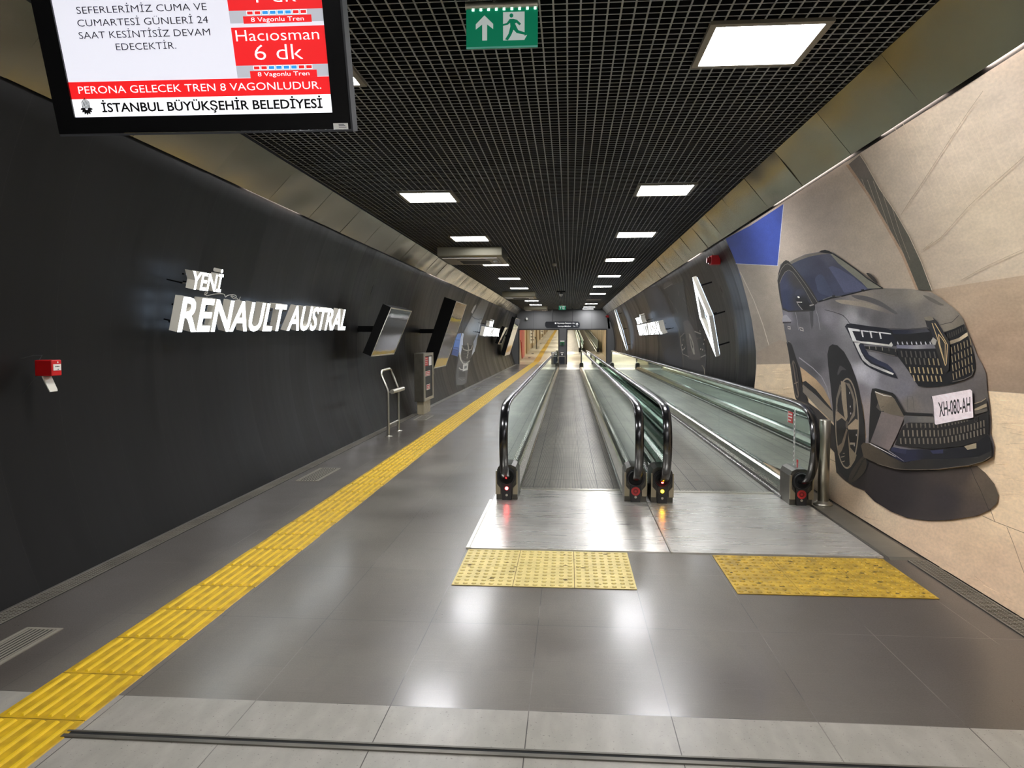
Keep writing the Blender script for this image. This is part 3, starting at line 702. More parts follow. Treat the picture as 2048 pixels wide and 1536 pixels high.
mp.poly(cC([(340, 655), (520, 660), (760, 690), (770, 790), (560, 730), (360, 690)]), (30, 30, 32))
for k in range(6): mp.line(cC([(405 + k * 84, 655 + k * 6), (410 + k * 84, 690 + k * 10)]), 1.6, (150, 144, 130) if k < 3 else (96, 92, 84))
mp.line(cC([(360, 700), (520, 730), (740, 780)]), 1.2, (120, 116, 112))
# grille
mp.poly(cC([(670, 440), (900, 445), (1160, 425), (1240, 440), (1380, 480), (1500, 435), (1628, 370), (1662, 445), (1692, 560), (1740, 700), (1772, 860), (1772, 950), (1740, 1035), (1640, 1085), (1500, 1135), (1300, 1172), (1150, 1182), (1040, 1165), (990, 1095), (920, 985), (860, 900), (775, 790), (765, 660), (740, 575)]), (22, 22, 25))
mp.poly(cC([(690, 445), (900, 448), (1150, 430), (1190, 470), (900, 500), (720, 500)]), [(1800, 665, (30, 34, 52)), (1860, 662, (72, 72, 78))])
mp.poly(cC([(1322, 382), (1480, 342), (1552, 268), (1612, 312), (1632, 372), (1500, 430), (1370, 474)]), [(1890, 652, (132, 124, 112)), (1935, 640, (118, 110, 98))])
mp.line(cC([(1322, 384), (1480, 344), (1562, 262)]), 1.0, (34, 33, 32))
for k in range(8): mp.poly(cC([(765 + k * 60, 600), (775 + k * 60, 595), (790 + k * 60, 635), (770 + k * 60, 632)]), (196, 196, 198))
mp.poly(cC([(758, 640), (1000, 642), (1240, 628), (1262, 655), (1265, 684), (1000, 692), (768, 682)]), [(1810, 690, (124, 124, 140)), (1840, 697, (150, 148, 152)), (1870, 690, (112, 110, 116))])
mp.poly(cC([(1440, 590), (1560, 552), (1650, 490), (1678, 476), (1682, 522), (1580, 588), (1450, 636)]), [(1915, 685, (150, 136, 114)), (1940, 670, (200, 184, 156))])
for k in range(9): mp.poly(cC([(1410 + k * 28, 500 - k * 12), (1422 + k * 28, 494 - k * 12), (1432 + k * 28, 560 - k * 14), (1418 + k * 28, 566 - k * 14)]), (70, 66, 60))
for r, (x0, y0, n, st, h, c) in enumerate([(812, 712, 8, 61, 82, (88, 84, 80)), (866, 800, 8, 60, 86, (98, 94, 86)), (922, 920, 8, 58, 78, (176, 158, 120)), (972, 1024, 7, 58, 76, (182, 162, 124))]):
    for k in range(n):
        x = x0 + k * st; y = y0 + k * 2
        cc = c if r != 1 or k < 5 else (150, 136, 106)
        mp.poly(cC([(x, y), (x + 16, y), (x + 34, y + h), (x + 16, y + h)]), cc)
for r in range(4):
    for k in range(7):
        x = 1466 + k * 41 + r * 8; y = 668 - k * 18 + r * 112
        if x < 1745: mp.poly(cC([(x, y), (x + 11, y), (x + 22, y + 82), (x + 11, y + 82)]), (158, 142, 112))
mp.line(cC([(1490, 1112), (1640, 1080), (1740, 1030), (1768, 950)]), 1.6, (96, 90, 84))
mp.poly(cC([(1120, 285), (1200, 270), (1245, 290), (1300, 345), (1380, 480), (1455, 600), (1455, 700), (1445, 960), (1405, 992), (1370, 960), (1300, 760), (1250, 620), (1215, 590), (1240, 530), (1205, 440), (1160, 405), (1140, 330)]), [(1862, 640, (54, 52, 52)), (1880, 660, (40, 40, 48)), (1890, 690, (50, 47, 44)), (1900, 735, (38, 36, 36))])
mp.poly(cC([(1120, 285), (1200, 270), (1240, 290), (1250, 318), (1190, 330), (1140, 322)]), (128, 120, 106))
mp.poly(cC([(1212, 592), (1240, 540), (1290, 580), (1270, 640), (1235, 632)]), (170, 166, 158))
for q, w in (([(1228, 360), (1300, 560), (1330, 680), (1400, 905), (1412, 880), (1428, 640), (1390, 570), (1262, 360)], 1.5), ([(1310, 500), (1330, 640), (1395, 860), (1398, 620), (1360, 560), (1310, 500)], 1.5)):
    mp.line(cC(q), w, (206, 182, 136))
# bumper
mp.poly(cE([(308, 175), (325, 110), (375, 106), (590, 165), (620, 190), (752, 412), (1110, 430), (1112, 462), (745, 448), (640, 720), (550, 905), (300, 806), (278, 800), (290, 500)]), (30, 29, 29))
mp.poly(cE([(360, 145), (568, 200), (615, 245), (742, 472), (560, 440), (440, 405), (400, 280)]), [(1765, 790, (128, 116, 98)), (1800, 820, (104, 94, 80))])
mp.line(cE([(362, 150), (470, 195), (575, 212)]), 1.8, (222, 218, 208), 0.8)
mp.poly(cE([(445, 402), (560, 440), (742, 475), (700, 580), (640, 720), (546, 906), (300, 800), (375, 605)]), [(1775, 835, (118, 108, 104)), (1790, 890, (124, 112, 108)), (1760, 880, (106, 98, 96))])
mp.poly(cE([(378, 350), (400, 290), (440, 395), (430, 400)]), (84, 78, 72))
mp.poly(cE([(745, 455), (1112, 468), (1140, 545), (785, 545), (752, 565), (735, 520)]), [(1820, 838, (92, 90, 90)), (1860, 840, (110, 106, 100))])
mp.line(cE([(790, 210), (850, 212), (870, 400)]), 0.7, (84, 80, 78)); mp.line(cE([(780, 210), (785, 395)]), 0.7, (84, 80, 78))
mp.poly(cE([(1645, 310), (1780, 250), (1805, 225), (1810, 300), (1820, 370), (1650, 430)]), [(1970, 800, (40, 38, 36)), (1985, 810, (60, 54, 48))])
mp.line(cE([(1645, 305), (1740, 275), (1800, 235)]), 1.6, (150, 136, 112)); mp.poly(cE([(1650, 370), (1780, 310), (1806, 300), (1812, 340), (1700, 385), (1650, 392)]), (156, 142, 118))
mp.poly(cE([(1650, 400), (1815, 365), (1820, 400), (1650, 445)]), (92, 86, 78))
mp.poly(cE([(765, 555), (800, 545), (1140, 548), (1300, 560), (1640, 500), (1800, 412), (1832, 400), (1836, 690), (1700, 785), (1500, 845), (1100, 885), (800, 852), (620, 830), (660, 720), (720, 600)]), (33, 31, 30))
for k in range(17):
    x = 765 + 63 * k - 0.9 * k * k; y = 556 if k < 7 else 556 - (k - 7) * 9
    mp.poly(cE([(x, y), (x + 20, y), (x + 24, y + 56), (x + 6, y + 56)]), (104, 98, 88))
for k in range(22):
    x = 728 + 60 * k - 0.5 * k * k; y = 642 if k < 8 else 642 - (k - 8) ** 1.35 * 4
    mp.poly(cE([(x, y), (x + 16, y), (x + 21, y + 82), (x + 4, y + 82)]), (134, 125, 110) if k < 8 else (112, 104, 92))
for k in range(22):
    x = 690 + 61 * k - 0.45 * k * k; y = 745 if k < 8 else 745 - (k - 8) ** 1.35 * 4
    mp.poly(cE([(x, y), (x + 20, y), (x + 24, y + 76), (x + 6, y + 74)]), (112, 105, 94))
for q in ((992, 605), (1680, 500)): mp.ellipse(cE([q])[0], 3.6, 6.6, 0.1, (58, 54, 50)); mp.ellipse(cE([q])[0], 2.4, 5.0, 0.1, (34, 32, 31))
mp.poly(cE([(300, 808), (545, 906), (590, 862), (800, 890), (1250, 890), (1530, 850), (1685, 800), (1832, 700), (1862, 745), (1882, 850), (1878, 940), (1700, 985), (1300, 1010), (980, 1015), (740, 1055), (560, 975)]), [(1760, 900, (20, 20, 26)), (1820, 905, (34, 36, 56)), (1880, 905, (22, 22, 28)), (1990, 890, (18, 18, 22))])
mp.poly(cE([(590, 858), (780, 890), (770, 945), (680, 935), (575, 905)]), (48, 50, 72)); mp.poly(cE([(1085, 905), (1255, 890), (1255, 940), (1120, 945)]), (52, 54, 80)); mp.poly(cE([(1525, 850), (1685, 805), (1685, 875), (1570, 895)]), (150, 138, 116))
mp.line(cE([(300, 812), (420, 870), (545, 935), (640, 985)]), 2.2, (206, 202, 196), 0.6); mp.line(cE([(545, 905), (650, 975), (745, 1040)]), 1.6, (150, 146, 150), 0.5)
mp.poly(cE([(190, 838), (220, 800), (300, 815), (560, 975), (745, 1060), (980, 1015), (1300, 1012), (1700, 988), (1880, 905), (1878, 985), (1780, 1042), (1600, 1092), (1200, 1142), (850, 1152), (640, 1138), (400, 1070), (222, 988)]), [(1735, 900, (84, 74, 62)), (1770, 925, (74, 66, 56)), (1830, 930, (40, 37, 34)), (1900, 930, (30, 29, 29)), (1985, 905, (44, 42, 40))])
mp.line(cE([(400, 1072), (640, 1138), (850, 1150), (1200, 1140), (1600, 1090), (1780, 1040), (1872, 980)]), 1.0, (112, 102, 88))
mp.poly(cE([(1095, 212), (1608, 118), (1632, 135), (1650, 482), (1380, 535), (1160, 578), (1145, 560), (1125, 300)]), (60, 58, 58)); mp.poly(cE([(1108, 208), (1606, 120), (1630, 140), (1646, 480), (1380, 530), (1160, 574), (1146, 560), (1128, 300)]), (226, 214, 216))
mp.text('XH-080-AH', cE([(1188, 292), (1606, 218), (1608, 400), (1206, 470)]), (18, 17, 18), 0.012)
PAINT = paint_material('printed_wall_film', 0.55, 1.30, 0.25)
PAINTD = paint_material('printed_dark_film', 0.45, 0.6, 0.4)
tag(mp.build('wall_mural', PAINT), 'huge mural of a silver grey car on sandy paving, covering the wall beside the bollard', 'mural')

# ------------------------------------------------------------------ dark car interior print further along the right wall
cI = crop(1320, 540, 0.11716); cW = crop(1160, 480, 0.19531)
ip = Print(XR, 1, 3.0)
ip.poly(cW([(1060, 420), (1100, 700), (1110, 800), (1160, 930), (1240, 960), (1300, 1150), (1290, 1380), (1060, 1310), (1040, 1000), (960, 700), (860, 500)]), (58, 56, 54))
ip.poly(cI([(60, 300), (70, 240), (110, 195), (160, 195), (215, 235), (70, 325)]), (112, 106, 98), True); ip.line(cI([(70, 325), (215, 235)]), 1.2, (170, 164, 150))
ip.poly(cW([(790, 520), (815, 480), (830, 520), (805, 555)]), (96, 90, 82))
ip.line(cW([(860, 560), (900, 680), (960, 800), (1010, 920), (1050, 1060), (1060, 1310)]), 3.0, (104, 98, 84), 1.4)
ip.poly(cW([(640, 500), (780, 470), (860, 560), (920, 700), (1000, 900), (1040, 1060), (1050, 1310), (880, 1260), (820, 1000)]), (52, 52, 60))
for q in ([(320, 365), (325, 440)], [(400, 480), (425, 530)], [(270, 650), (310, 740)], [(440, 590), (470, 620), (500, 680)], [(515, 720), (520, 820)], [(545, 810), (580, 880)], [(150, 440), (150, 480), (230, 590)]):
    ip.line(cI(q), 1.0, (120, 114, 104))
ip.poly(cI([(398, 900), (420, 865), (480, 855), (530, 900), (560, 960), (600, 1050), (640, 1150), (690, 1400), (690, 1536), (560, 1536), (480, 1500), (420, 1040)]), (96, 90, 86))
ip.poly(cI([(345, 1150), (420, 1075), (440, 1100), (480, 1460), (490, 1480), (390, 1430), (360, 1300)]), (40, 39, 40)); ip.line(cI([(420, 1075), (348, 1150), (365, 1300), (388, 1430), (495, 1480)]), 1.3, (170, 162, 150))
ip.poly(cI([(600, 1050), (700, 1090), (760, 1240), (790, 1400), (700, 1490), (640, 1200)]), (44, 43, 43)); ip.line(cI([(595, 1048), (705, 1092)]), 2.2, (200, 194, 182)); ip.line(cI([(700, 1490), (785, 1450)]), 1.8, (184, 178, 168)); ip.line(cI([(680, 1030), (690, 1055)]), 1.4, (190, 184, 172))
ip.poly(cI([(495, 1080), (520, 1100), (575, 1250), (600, 1440), (575, 1440), (530, 1300)]), (176, 170, 158)); ip.poly(cI([(520, 1160), (545, 1210), (570, 1310), (565, 1350), (535, 1260)]), (60, 57, 54))
ip.poly(cI([(535, 1200), (550, 1240), (556, 1290), (545, 1270)]), (150, 144, 132))
for q in ((750, 1262), (732, 1360), (384, 1280), (700, 1350), (760, 1190), (395, 1360), (420, 1340)): ip.ellipse(cI([q])[0], 1.0, 1.8, 0.2, (214, 208, 196))
for q in ((650, 1170), (690, 1160), (770, 1380), (400, 1190), (430, 1320)): ip.ellipse(cI([q])[0], 1.2, 2.2, 0.2, (112, 106, 98))
ip.line(cW([(1245, 1290), (1255, 1285), (1275, 1320), (1280, 1375)]), 1.6, (178, 168, 146))
tag(ip.build('wall_decal', PAINTD), 'dark printed car cabin with steering wheel on the black wall behind the glass balustrade', 'wall picture')

# ------------------------------------------------------------------ stretched front of a car printed on the far left wall
c7 = crop(860, 590, 0.11719)
lp = Print(XL, -1, 2.5)
lp.poly(c7([(880, 70), (1010, 110), (960, 250), (900, 400), (850, 520), (820, 640), (800, 760), (720, 1030), (690, 1080), (660, 1170), (640, 1320), (620, 1500), (560, 1536), (440, 1536), (430, 1400), (450, 1200), (490, 960), (560, 640), (640, 480), (720, 330)]), [(940, 610, (104, 103, 100)), (935, 640, (120, 118, 112)), (948, 650, (146, 144, 136)), (925, 690, (104, 104, 106)), (920, 740, (92, 92, 92)), (930, 725, (112, 112, 110))])  # body grey raised to hold the grazing sheen of the film
lp.line(c7([(880, 70), (720, 330), (640, 480), (560, 640), (490, 960), (450, 1200), (430, 1400), (440, 1536)]), 2.6, (16, 16, 17))
lp.poly(c7([(700, 290), (750, 190), (790, 155), (780, 200), (740, 280), (720, 320)]), (150, 148, 142)); lp.poly(c7([(990, 240), (1008, 235), (990, 290), (950, 340), (915, 355), (950, 310)]), (26, 26, 26))
lp.line(c7([(715, 360), (760, 400), (820, 415), (885, 408)]), 2.0, (44, 44, 44))
lp.line(c7([(870, 420), (820, 640), (790, 780)]), 1.4, (196, 192, 180))
lp.poly(c7([(545, 650), (575, 660), (560, 760), (560, 860), (530, 960), (520, 1060), (490, 1020), (500, 860), (520, 740)]), (214, 226, 246))  # blue-white headlamp reflection painted in, as in the next shape
lp.poly(c7([(800, 680), (812, 700), (790, 850), (760, 960), (712, 1032), (716, 980), (740, 880), (740, 800)]), (224, 232, 244))
lp.poly(c7([(545, 860), (600, 860), (640, 850), (720, 860), (715, 980), (680, 1110), (600, 1140), (545, 1100), (530, 980)]), (56, 56, 56))
lp.line(c7([(540, 860), (570, 930), (640, 950), (700, 930), (725, 860)]), 2.0, (176, 172, 160)); lp.line(c7([(640, 820), (655, 900), (645, 1000), (630, 1080)]), 2.2, (168, 164, 154))
lp.line(c7([(500, 980), (520, 1100), (560, 1165), (610, 1175), (680, 1120)]), 3.0, (206, 204, 196), 1.2)
for k in range(4): lp.line(c7([(560 + k * 6, 960 + k * 45), (690 - k * 6, 955 + k * 45)]), 0.9, (100, 98, 94))
lp.poly(c7([(562, 1185), (648, 1165), (640, 1280), (555, 1302)]), (222, 222, 216)); lp.poly(c7([(585, 1215), (628, 1205), (622, 1250), (580, 1262)]), (130, 130, 128))
lp.line(c7([(490, 1240), (520, 1270), (556, 1275)]), 2.2, (206, 204, 198)); lp.poly(c7([(490, 1290), (600, 1320), (600, 1400), (490, 1400)]), (66, 66, 66)); lp.line(c7([(480, 1420), (540, 1455), (590, 1440)]), 1.2, (140, 138, 130))
lp.poly(c7([(470, 660), (530, 650), (520, 740), (500, 860), (490, 960), (470, 1050), (360, 1020), (380, 950), (410, 830), (440, 730)]), [(915, 675, (120, 160, 226)), (908, 690, (104, 146, 220)), (905, 705, (60, 86, 150))])  # blue reflected light painted beside the headlamp
for q in ([(430, 765), (500, 770)], [(395, 890), (480, 905)], [(385, 930), (470, 945)]): lp.line(c7(q), 1.0, (40, 58, 110))
tag(lp.build('wall_decal', paint_material('printed_car_front_film', 0.4, 0.85, 0.4)), 'printed grey car front stretched over the left wall beyond the second tilted screen', 'wall picture')
# ------------------------------------------------------------------ ceiling lights
def make_light(loc, label, on=True):
    r = thing('ceiling_light', loc, label, 'ceiling light', 'square ceiling light panels'); x, y, z = loc
    mb = MB(); o, i = 0.345, 0.305
    for a in ((x - o, x + o, y - o, y - i), (x - o, x + o, y + i, y + o), (x - o, x - i, y - i, y + i), (x + i, x + o, y - i, y + i)):
        mb.box(a[0], a[1], a[2], a[3], z - 0.0, z + 0.022)
    mb.build('frame', FIXT, r)
    mb = MB(); mb.box(x - i, x + i, y - i, y + i, z + 0.006, z + 0.022); mb.build('diffuser', LAMPON if on else LAMPOFF, r)
    return r
ORD = ['first', 'second', 'third', 'fourth', 'fifth', 'sixth', 'seventh', 'eighth', 'ninth', 'tenth', 'eleventh']
RY_ = [4.74, 9.17, 13.0, 17.1, 21.5, 25.8, 30.0, 34.5, 38.6, 42.4, 45.2]
LY_ = [4.92, 9.40, 13.3, 17.9, 22.2, 26.5, 31.0, 35.3, 39.5, 44.6]
first = None; offl = None
for k, y in enumerate(RY_):
    lab = 'lit square ceiling panel over the moving walkways, %s of its row from the exit sign' % ORD[k]
    if k == 7: make_light((1.14, y, 3.380), 'unlit square ceiling panel in the row over the moving walkways', False)
    elif first is None: first = make_light((1.14, y, 3.380), lab)
    else: dup(first, (1.14, y, 3.380), lab)
for k, y in enumerate(LY_):
    dup(first, (-1.78, y, 3.380), 'lit square ceiling panel over the footway, %s of its row counted from the hanging monitor' % ORD[k])
for x in (-1.78, 1.14):  # unseen panels added behind the camera to brighten the foreground floor
    for y in (0.3, -4.0): dup(first, (x, y, 3.380), 'unseen square lit ceiling panel added behind the camera, above the light floor tiles', 'added ceiling panels behind the camera')

# slim lamp strips tucked behind the lower lip of the fascia
def led(loc, length, label, pw=1.0):
    r = thing('lamp_strip', loc, label, 'lamp strip'); x, y, z = loc
    mb = MB(); mb.box(x - 0.008, x + 0.008, y, y + length, z, z + 0.012); mb.build('lit_tube', emis('led_%d' % int(pw * 100), (255, 236, 226), LED_LIGHT * pw), r)
    mb = MB(); mb.box(x - 0.011, x + 0.011, y, y + length, z + 0.012, z + 0.022); mb.build('carrier', WHITE, r)
led((2.283, 2.0, 3.10), 2.4, 'bright lamp strip over the mural at the near end, under the metal fascia', 3.0)
led((2.283, 4.9, 3.10), 0.9, 'short lamp strip over the mural left of the bright one')
led((2.283, 6.4, 3.10), 2.3, 'lamp strip over the mural above the printed pillar')
led((2.283, 13.5, 3.10), 1.3, 'short lamp strip over the printed car cabin on the black wall')
led((-3.222, 7.35, 3.10), 1.5, 'lamp strip at the top of the black left wall above the lit letters')
led((-3.222, 17.2, 3.10), 2.6, 'lamp strip above the second tilted screen on the left wall')

# ------------------------------------------------------------------ hanging information monitor
p0 = at_y(120, 268, 2.7); p1 = at_y(702, 258, 2.7); MT = math.radians(16.5)
mu = (p1 - p0).normalized(); mv = Vector((0, -math.sin(MT), math.cos(MT))); mn = mu.cross(mv).normalized()   # mn towards camera
MW = (p1 - p0).length; MHT = 0.665
mon = thing('information_monitor', ((p0 + p1) / 2)[:], 'large black information monitor hanging at the ceiling, red and white train notice on screen', 'monitor')
FM = frame(p0, mu, mv)
def mpx(x, y):               # photo point -> position on the screen plane
    q = on_plane(x, y, p0, mn) - p0; return (q.dot(mu), q.dot(mv))
sl = mpx(150, 235)[0]; sr = mpx(665, 222)[0]; sb = mpx(300, 231)[1]; st = MHT - 0.05
mb = MB()
mb.prism([(0, 0), (MW, 0), (MW, MHT), (0, MHT)], FM @ T(0, 0, -0.06), 0.05)
for a, b, c, d in ((0, 0, MW, sb), (0, st, MW, MHT), (0, sb, sl, st), (sr, sb, MW, st)):
    mb.prism([(a, b), (c, b), (c, d), (a, d)], FM @ T(0, 0, -0.01), 0.014)
mb.build('housing', BLACK, mon)
mb = MB(); mb.prism([(MW + 0.001, -0.004), (MW + 0.008, -0.004), (MW + 0.008, MHT), (MW + 0.001, MHT)], FM @ T(0, 0, -0.06), 0.062); mb.prism([(0, -0.009), (MW + 0.008, -0.009), (MW + 0.008, -0.002), (0, -0.002)], FM @ T(0, 0, -0.06), 0.062)
mb.build('edge_trim', DARKG, mon)
S_W = emis('screen_white', (218, 218, 228), 0.52); S_R = emis('screen_red', (214, 22, 26), 0.62); S_G = emis('screen_grey', (176, 178, 186), 0.5); S_B = emis('screen_blue', (40, 136, 208), 0.62); S_K = mat('screen_black', (12, 12, 14), 0.3); S_L = emis('screen_pale', (246, 246, 250), 0.58)
mb = MB()
mb.prism([(sl, sb), (sr, sb), (sr, st), (sl, st)], FM @ T(0, 0, -0.008), 0.004, 0)
def mrect(x0, y0, x1, y1, mi, z):   # photo coordinates near the lower right of the screen
    a = mpx(x0, y1); b = mpx(x1, y0); mb.prism([(a[0], a[1]), (b[0], a[1]), (b[0], b[1]), (a[0], b[1])], FM @ T(0, 0, z), 0.0004, mi)
def mprect(u0, v0, u1, v1, mi, z): mb.prism([(u0, v0), (u1, v0), (u1, v1), (u0, v1)], FM @ T(0, 0, z), 0.0004, mi)
vb0 = mpx(400, 192)[1]; vb1 = mpx(400, 157)[1]
mprect(sl, vb0, sr, vb1, 1, -0.0036)                                   # red banner
mprect(sl, sb, sr, vb0, 5, -0.0036)                                   # pale footer
ucol = mpx(467, 100)[0]; ucr = mpx(656, 100)[0]
vbox = [(mpx(560, 127)[1], mpx(560, 50)[1]), (mpx(560, 16)[1], mpx(560, 16)[1] + 0.125)]
for lo, hi in vbox:
    mprect(ucol, lo, ucr, hi, 1, -0.0036); mprect(ucol, lo - 0.040, ucr, lo, 2, -0.0036)
    c = (ucol + ucr) / 2
    for k in range(8):
        u = c + (k - 3.5) * 0.0275 + 0.0; mprect(u - 0.012, lo - 0.0155, u + 0.012, lo - 0.0015, 5, -0.0032); mprect(u - 0.010, lo - 0.0135, u + 0.010, lo - 0.0035, 3 if 2 <= k <= 5 else 1, -0.0028)
    mprect(c - 0.123, lo - 0.042, c + 0.123, lo - 0.0185, 1, -0.0030)
    put_text(mb, '8 Vagonlu Tren', FM @ T(c, lo - 0.0365, -0.0024), 0.19, 0.0135, 5, align='C')
def mtext(s, l, r, h, mi, bold=0.0):      # l, r: photo points of the baseline ends
    a = mpx(*l); b = mpx(*r); put_text(mb, s, FM @ T(a[0], (a[1] + b[1]) / 2, -0.0024), b[0] - a[0], h, mi, bold)
mtext('SEFERLERİMİZ CUMA VE', (153, 26.5), (413, 18.5), 0.0222, 4, -0.006); mtext('CUMARTESİ GÜNLERİ 24', (155, 52.5), (416, 44), 0.0222, 4, -0.006)
mtext('SAAT KESİNTİSİZ DEVAM', (158, 77), (420, 69), 0.0222, 4, -0.006); mtext('EDECEKTİR.', (232, 99.5), (352, 96), 0.0222, 4, -0.006)
mtext('Hacıosman', (472, 80), (638, 76), 0.036, 5, -0.008); mtext('6 dk', (510, 118), (606, 115), 0.050, 5, -0.010); mtext('1 dk', (512, 3), (592, 0), 0.050, 5, -0.010)
mtext('PERONA GELECEK TREN 8 VAGONLUDUR.', (157, 187), (642, 175), 0.0250, 5, -0.004); mtext('İSTANBUL BÜYÜKŞEHİR BELEDİYESİ', (204, 222.5), (645, 214), 0.0300, 4, 0.020)
# round emblem in the footer: spires over a fan of leaves
e = mpx(172, 216)
for k in range(-3, 4):
    h = 0.036 - abs(k) * 0.004; mprect(e[0] + k * 0.0045 - 0.0013, e[1] - 0.002, e[0] + k * 0.0045 + 0.0013, e[1] + h, 4, -0.0030)
for k in range(-3, 4):
    a = math.radians(-90 + k * 27); d = Vector((math.cos(a), math.sin(a))); n = Vector((-d.y, d.x))
    q = [Vector(e) + d * 0.006 - n * 0.002, Vector(e) + d * 0.018 - n * 0.004, Vector(e) + d * 0.025, Vector(e) + d * 0.018 + n * 0.004, Vector(e) + d * 0.006 + n * 0.002]
    mb.prism([(p.x, p.y) for p in q], FM @ T(0, 0, -0.003), 0.0004, 4)
mb.build('screen', [S_W, S_R, S_G, S_B, S_K, S_L], mon)
a = mpx(668, 256); b = mpx(696, 243); mb = MB(); mb.prism([(a[0], a[1]), (b[0], a[1]), (b[0], b[1]), (a[0], b[1])], FM @ T(0, 0, 0.004), 0.001, 0)
for k in range(3): mb.prism([(a[0] + 0.02, a[1] + 0.006 + k * 0.005), (b[0] - 0.006 - k * 0.004, a[1] + 0.006 + k * 0.005), (b[0] - 0.006 - k * 0.004, a[1] + 0.008 + k * 0.005), (a[0] + 0.02, a[1] + 0.008 + k * 0.005)], FM @ T(0, 0, 0.005), 0.0003, 1)
mb.build('sticker', [WHITE, DARKG], mon)
mb = MB(); c = FM @ Vector((MW / 2, MHT * 0.55, -0.06))
for dx in (-0.2, 0.2): mb.tube([(c.x + dx, c.y + 0.03, c.z), (c.x + dx, c.y + 0.03, 3.45)], 0.018)
mb.box(c.x - 0.28, c.x + 0.28, c.y, c.y + 0.05, c.z - 0.08, c.z + 0.08); mb.build('ceiling_mount', DARKG, mon)

# ------------------------------------------------------------------ exit signs
EX_G = mat('exit_green', (10, 116, 82), 0.35, emit=(16, 128, 92), power=0.34); EX_W = mat('exit_white', (206, 214, 208), 0.4, emit=(206, 216, 212), power=0.34); EX_L = emis('exit_led', (200, 255, 240), 3.0); EX_E = mat('acrylic_edge', (120, 190, 176), 0.2, emit=(90, 170, 150), power=0.25)
def exit_sign(loc, label):       # loc: centre of top edge, facing -Y
    r = thing('exit_sign', loc, label, 'exit sign', 'green exit signs'); x, y, z = loc; w, h = 0.369, 0.20
    mb = MB(); mb.tube([(x - w / 2 - 0.004, y, z - 0.012), (x + w / 2, y, z - 0.012)], 0.022, 14); mb.box(x - 0.05, x + 0.05, y - 0.012, y + 0.012, z - 0.012, 3.402)
    mb.build('lamp_bar', STEEL, r)
    for k in range(9): mb = MB(); mb.box(x - w / 2 + 0.03 + k * 0.04, x - w / 2 + 0.042 + k * 0.04, y - 0.009, y - 0.004, z - 0.042, z - 0.035); mb.build('led', EX_L, r)
    mb = MB(); M = frame((x - w / 2, y - 0.005, z - 0.03 - h), (1, 0, 0), (0, 0, 1))
    mb.prism([(0, 0), (w, 0), (w, h), (0, h)], M @ T(0, 0, -0.008), 0.008, 0); mb.prism([(0, 0), (w, 0), (w, 0.008), (0, 0.008)], M, 0.0012, 2)
    k = h / 230.0            # pictogram drawn in units of crop pixels: origin lower left of sign, 410 x 230
    def P(q, mi, zz): mb.prism([((x_) * w / 410, (230 - y_) * k) for x_, y_ in q], M @ T(0, 0, zz), 0.0006, mi)
    P([(105, 40), (155, 90), (155, 120), (120, 92), (120, 185), (92, 185), (92, 92), (55, 120), (55, 90)], 1, 0.0006)
    P([(212, 25), (335, 25), (335, 165), (350, 160), (335, 185), (335, 188), (212, 188)], 1, 0.0006)
    mb.prism([((260 + 11 * math.cos(t)) * w / 410, (230 - (46 + 12 * math.sin(t))) * k) for t in [math.pi * 2 * i / 14 for i in range(14)]], M @ T(0, 0, 0.0014), 0.0006, 0)
    P([(250, 66), (272, 66), (292, 72), (315, 95), (306, 104), (288, 88), (280, 92), (292, 118), (300, 132), (348, 150), (342, 160), (290, 148), (272, 128), (258, 160), (240, 188), (224, 182), (244, 150), (254, 108), (252, 88), (240, 98), (212, 104), (212, 94), (234, 88)], 0, 0.0014)
    mb.build('sign_panel', [EX_G, EX_W, EX_E], r)
    return r
ex = exit_sign((-0.352, 3.90, 3.325), 'green exit sign with arrow and running figure, hanging beside the hanging monitor')
dup(ex, (-0.36, 39.0, 3.325), 'small distant green exit sign hanging before the grey end wall')

# ------------------------------------------------------------------ ceiling air conditioners
def aircon(loc, label):
    r = thing('air_conditioner', loc, label, 'air conditioner', 'ceiling air conditioners'); x, y, z = loc   # near top left corner
    w, d, h = 1.27, 1.45, 0.20
    mb = MB(); M = frame((x, y, z), (0, 1, 0), (0, 0, 1))
    mb.prism([(0, 0), (0.02, -h + 0.02), (0.05, -h), (d, -h - 0.01), (d, 0)], M, w); mb.build('shell', AIRC, r, bevel=0.012)
    mb = MB(); mb.box(x + 0.08, x + w - 0.10, y + 0.10, y + d - 0.06, z - h - 0.022, z - h - 0.011); mb.build('front_panel', AIRL, r)
    mb = MB(); mb.box(x + 0.34, x + w - 0.36, y + 0.35, y + 0.42, z - h - 0.025, z - h - 0.0221)
    for k in range(9): mb.box(x + 0.36, x + w - 0.30, y + 0.60 + k * 0.065, y + 0.645 + k * 0.065, z - h - 0.027, z - h - 0.0221)
    mb.build('air_grille', DARKG, r)
    mb = MB(); mb.box(x + w - 0.24, x + w - 0.14, y + 0.55, y + 0.85, z - h - 0.026, z - h - 0.0221); mb.build('display_window', BLACK, r)
    return r
ac = aircon((-2.59, 14.5, 3.40), 'ceiling air conditioner in grey metal hanging over the footway, nearer the lit letters')
dup(ac, (-2.56, 28.4, 3.40), 'ceiling air conditioner hanging over the footway in the middle of the hall')
dup(ac, (-2.50, 41.3, 3.40), 'ceiling air conditioner hanging over the footway close to the end wall')

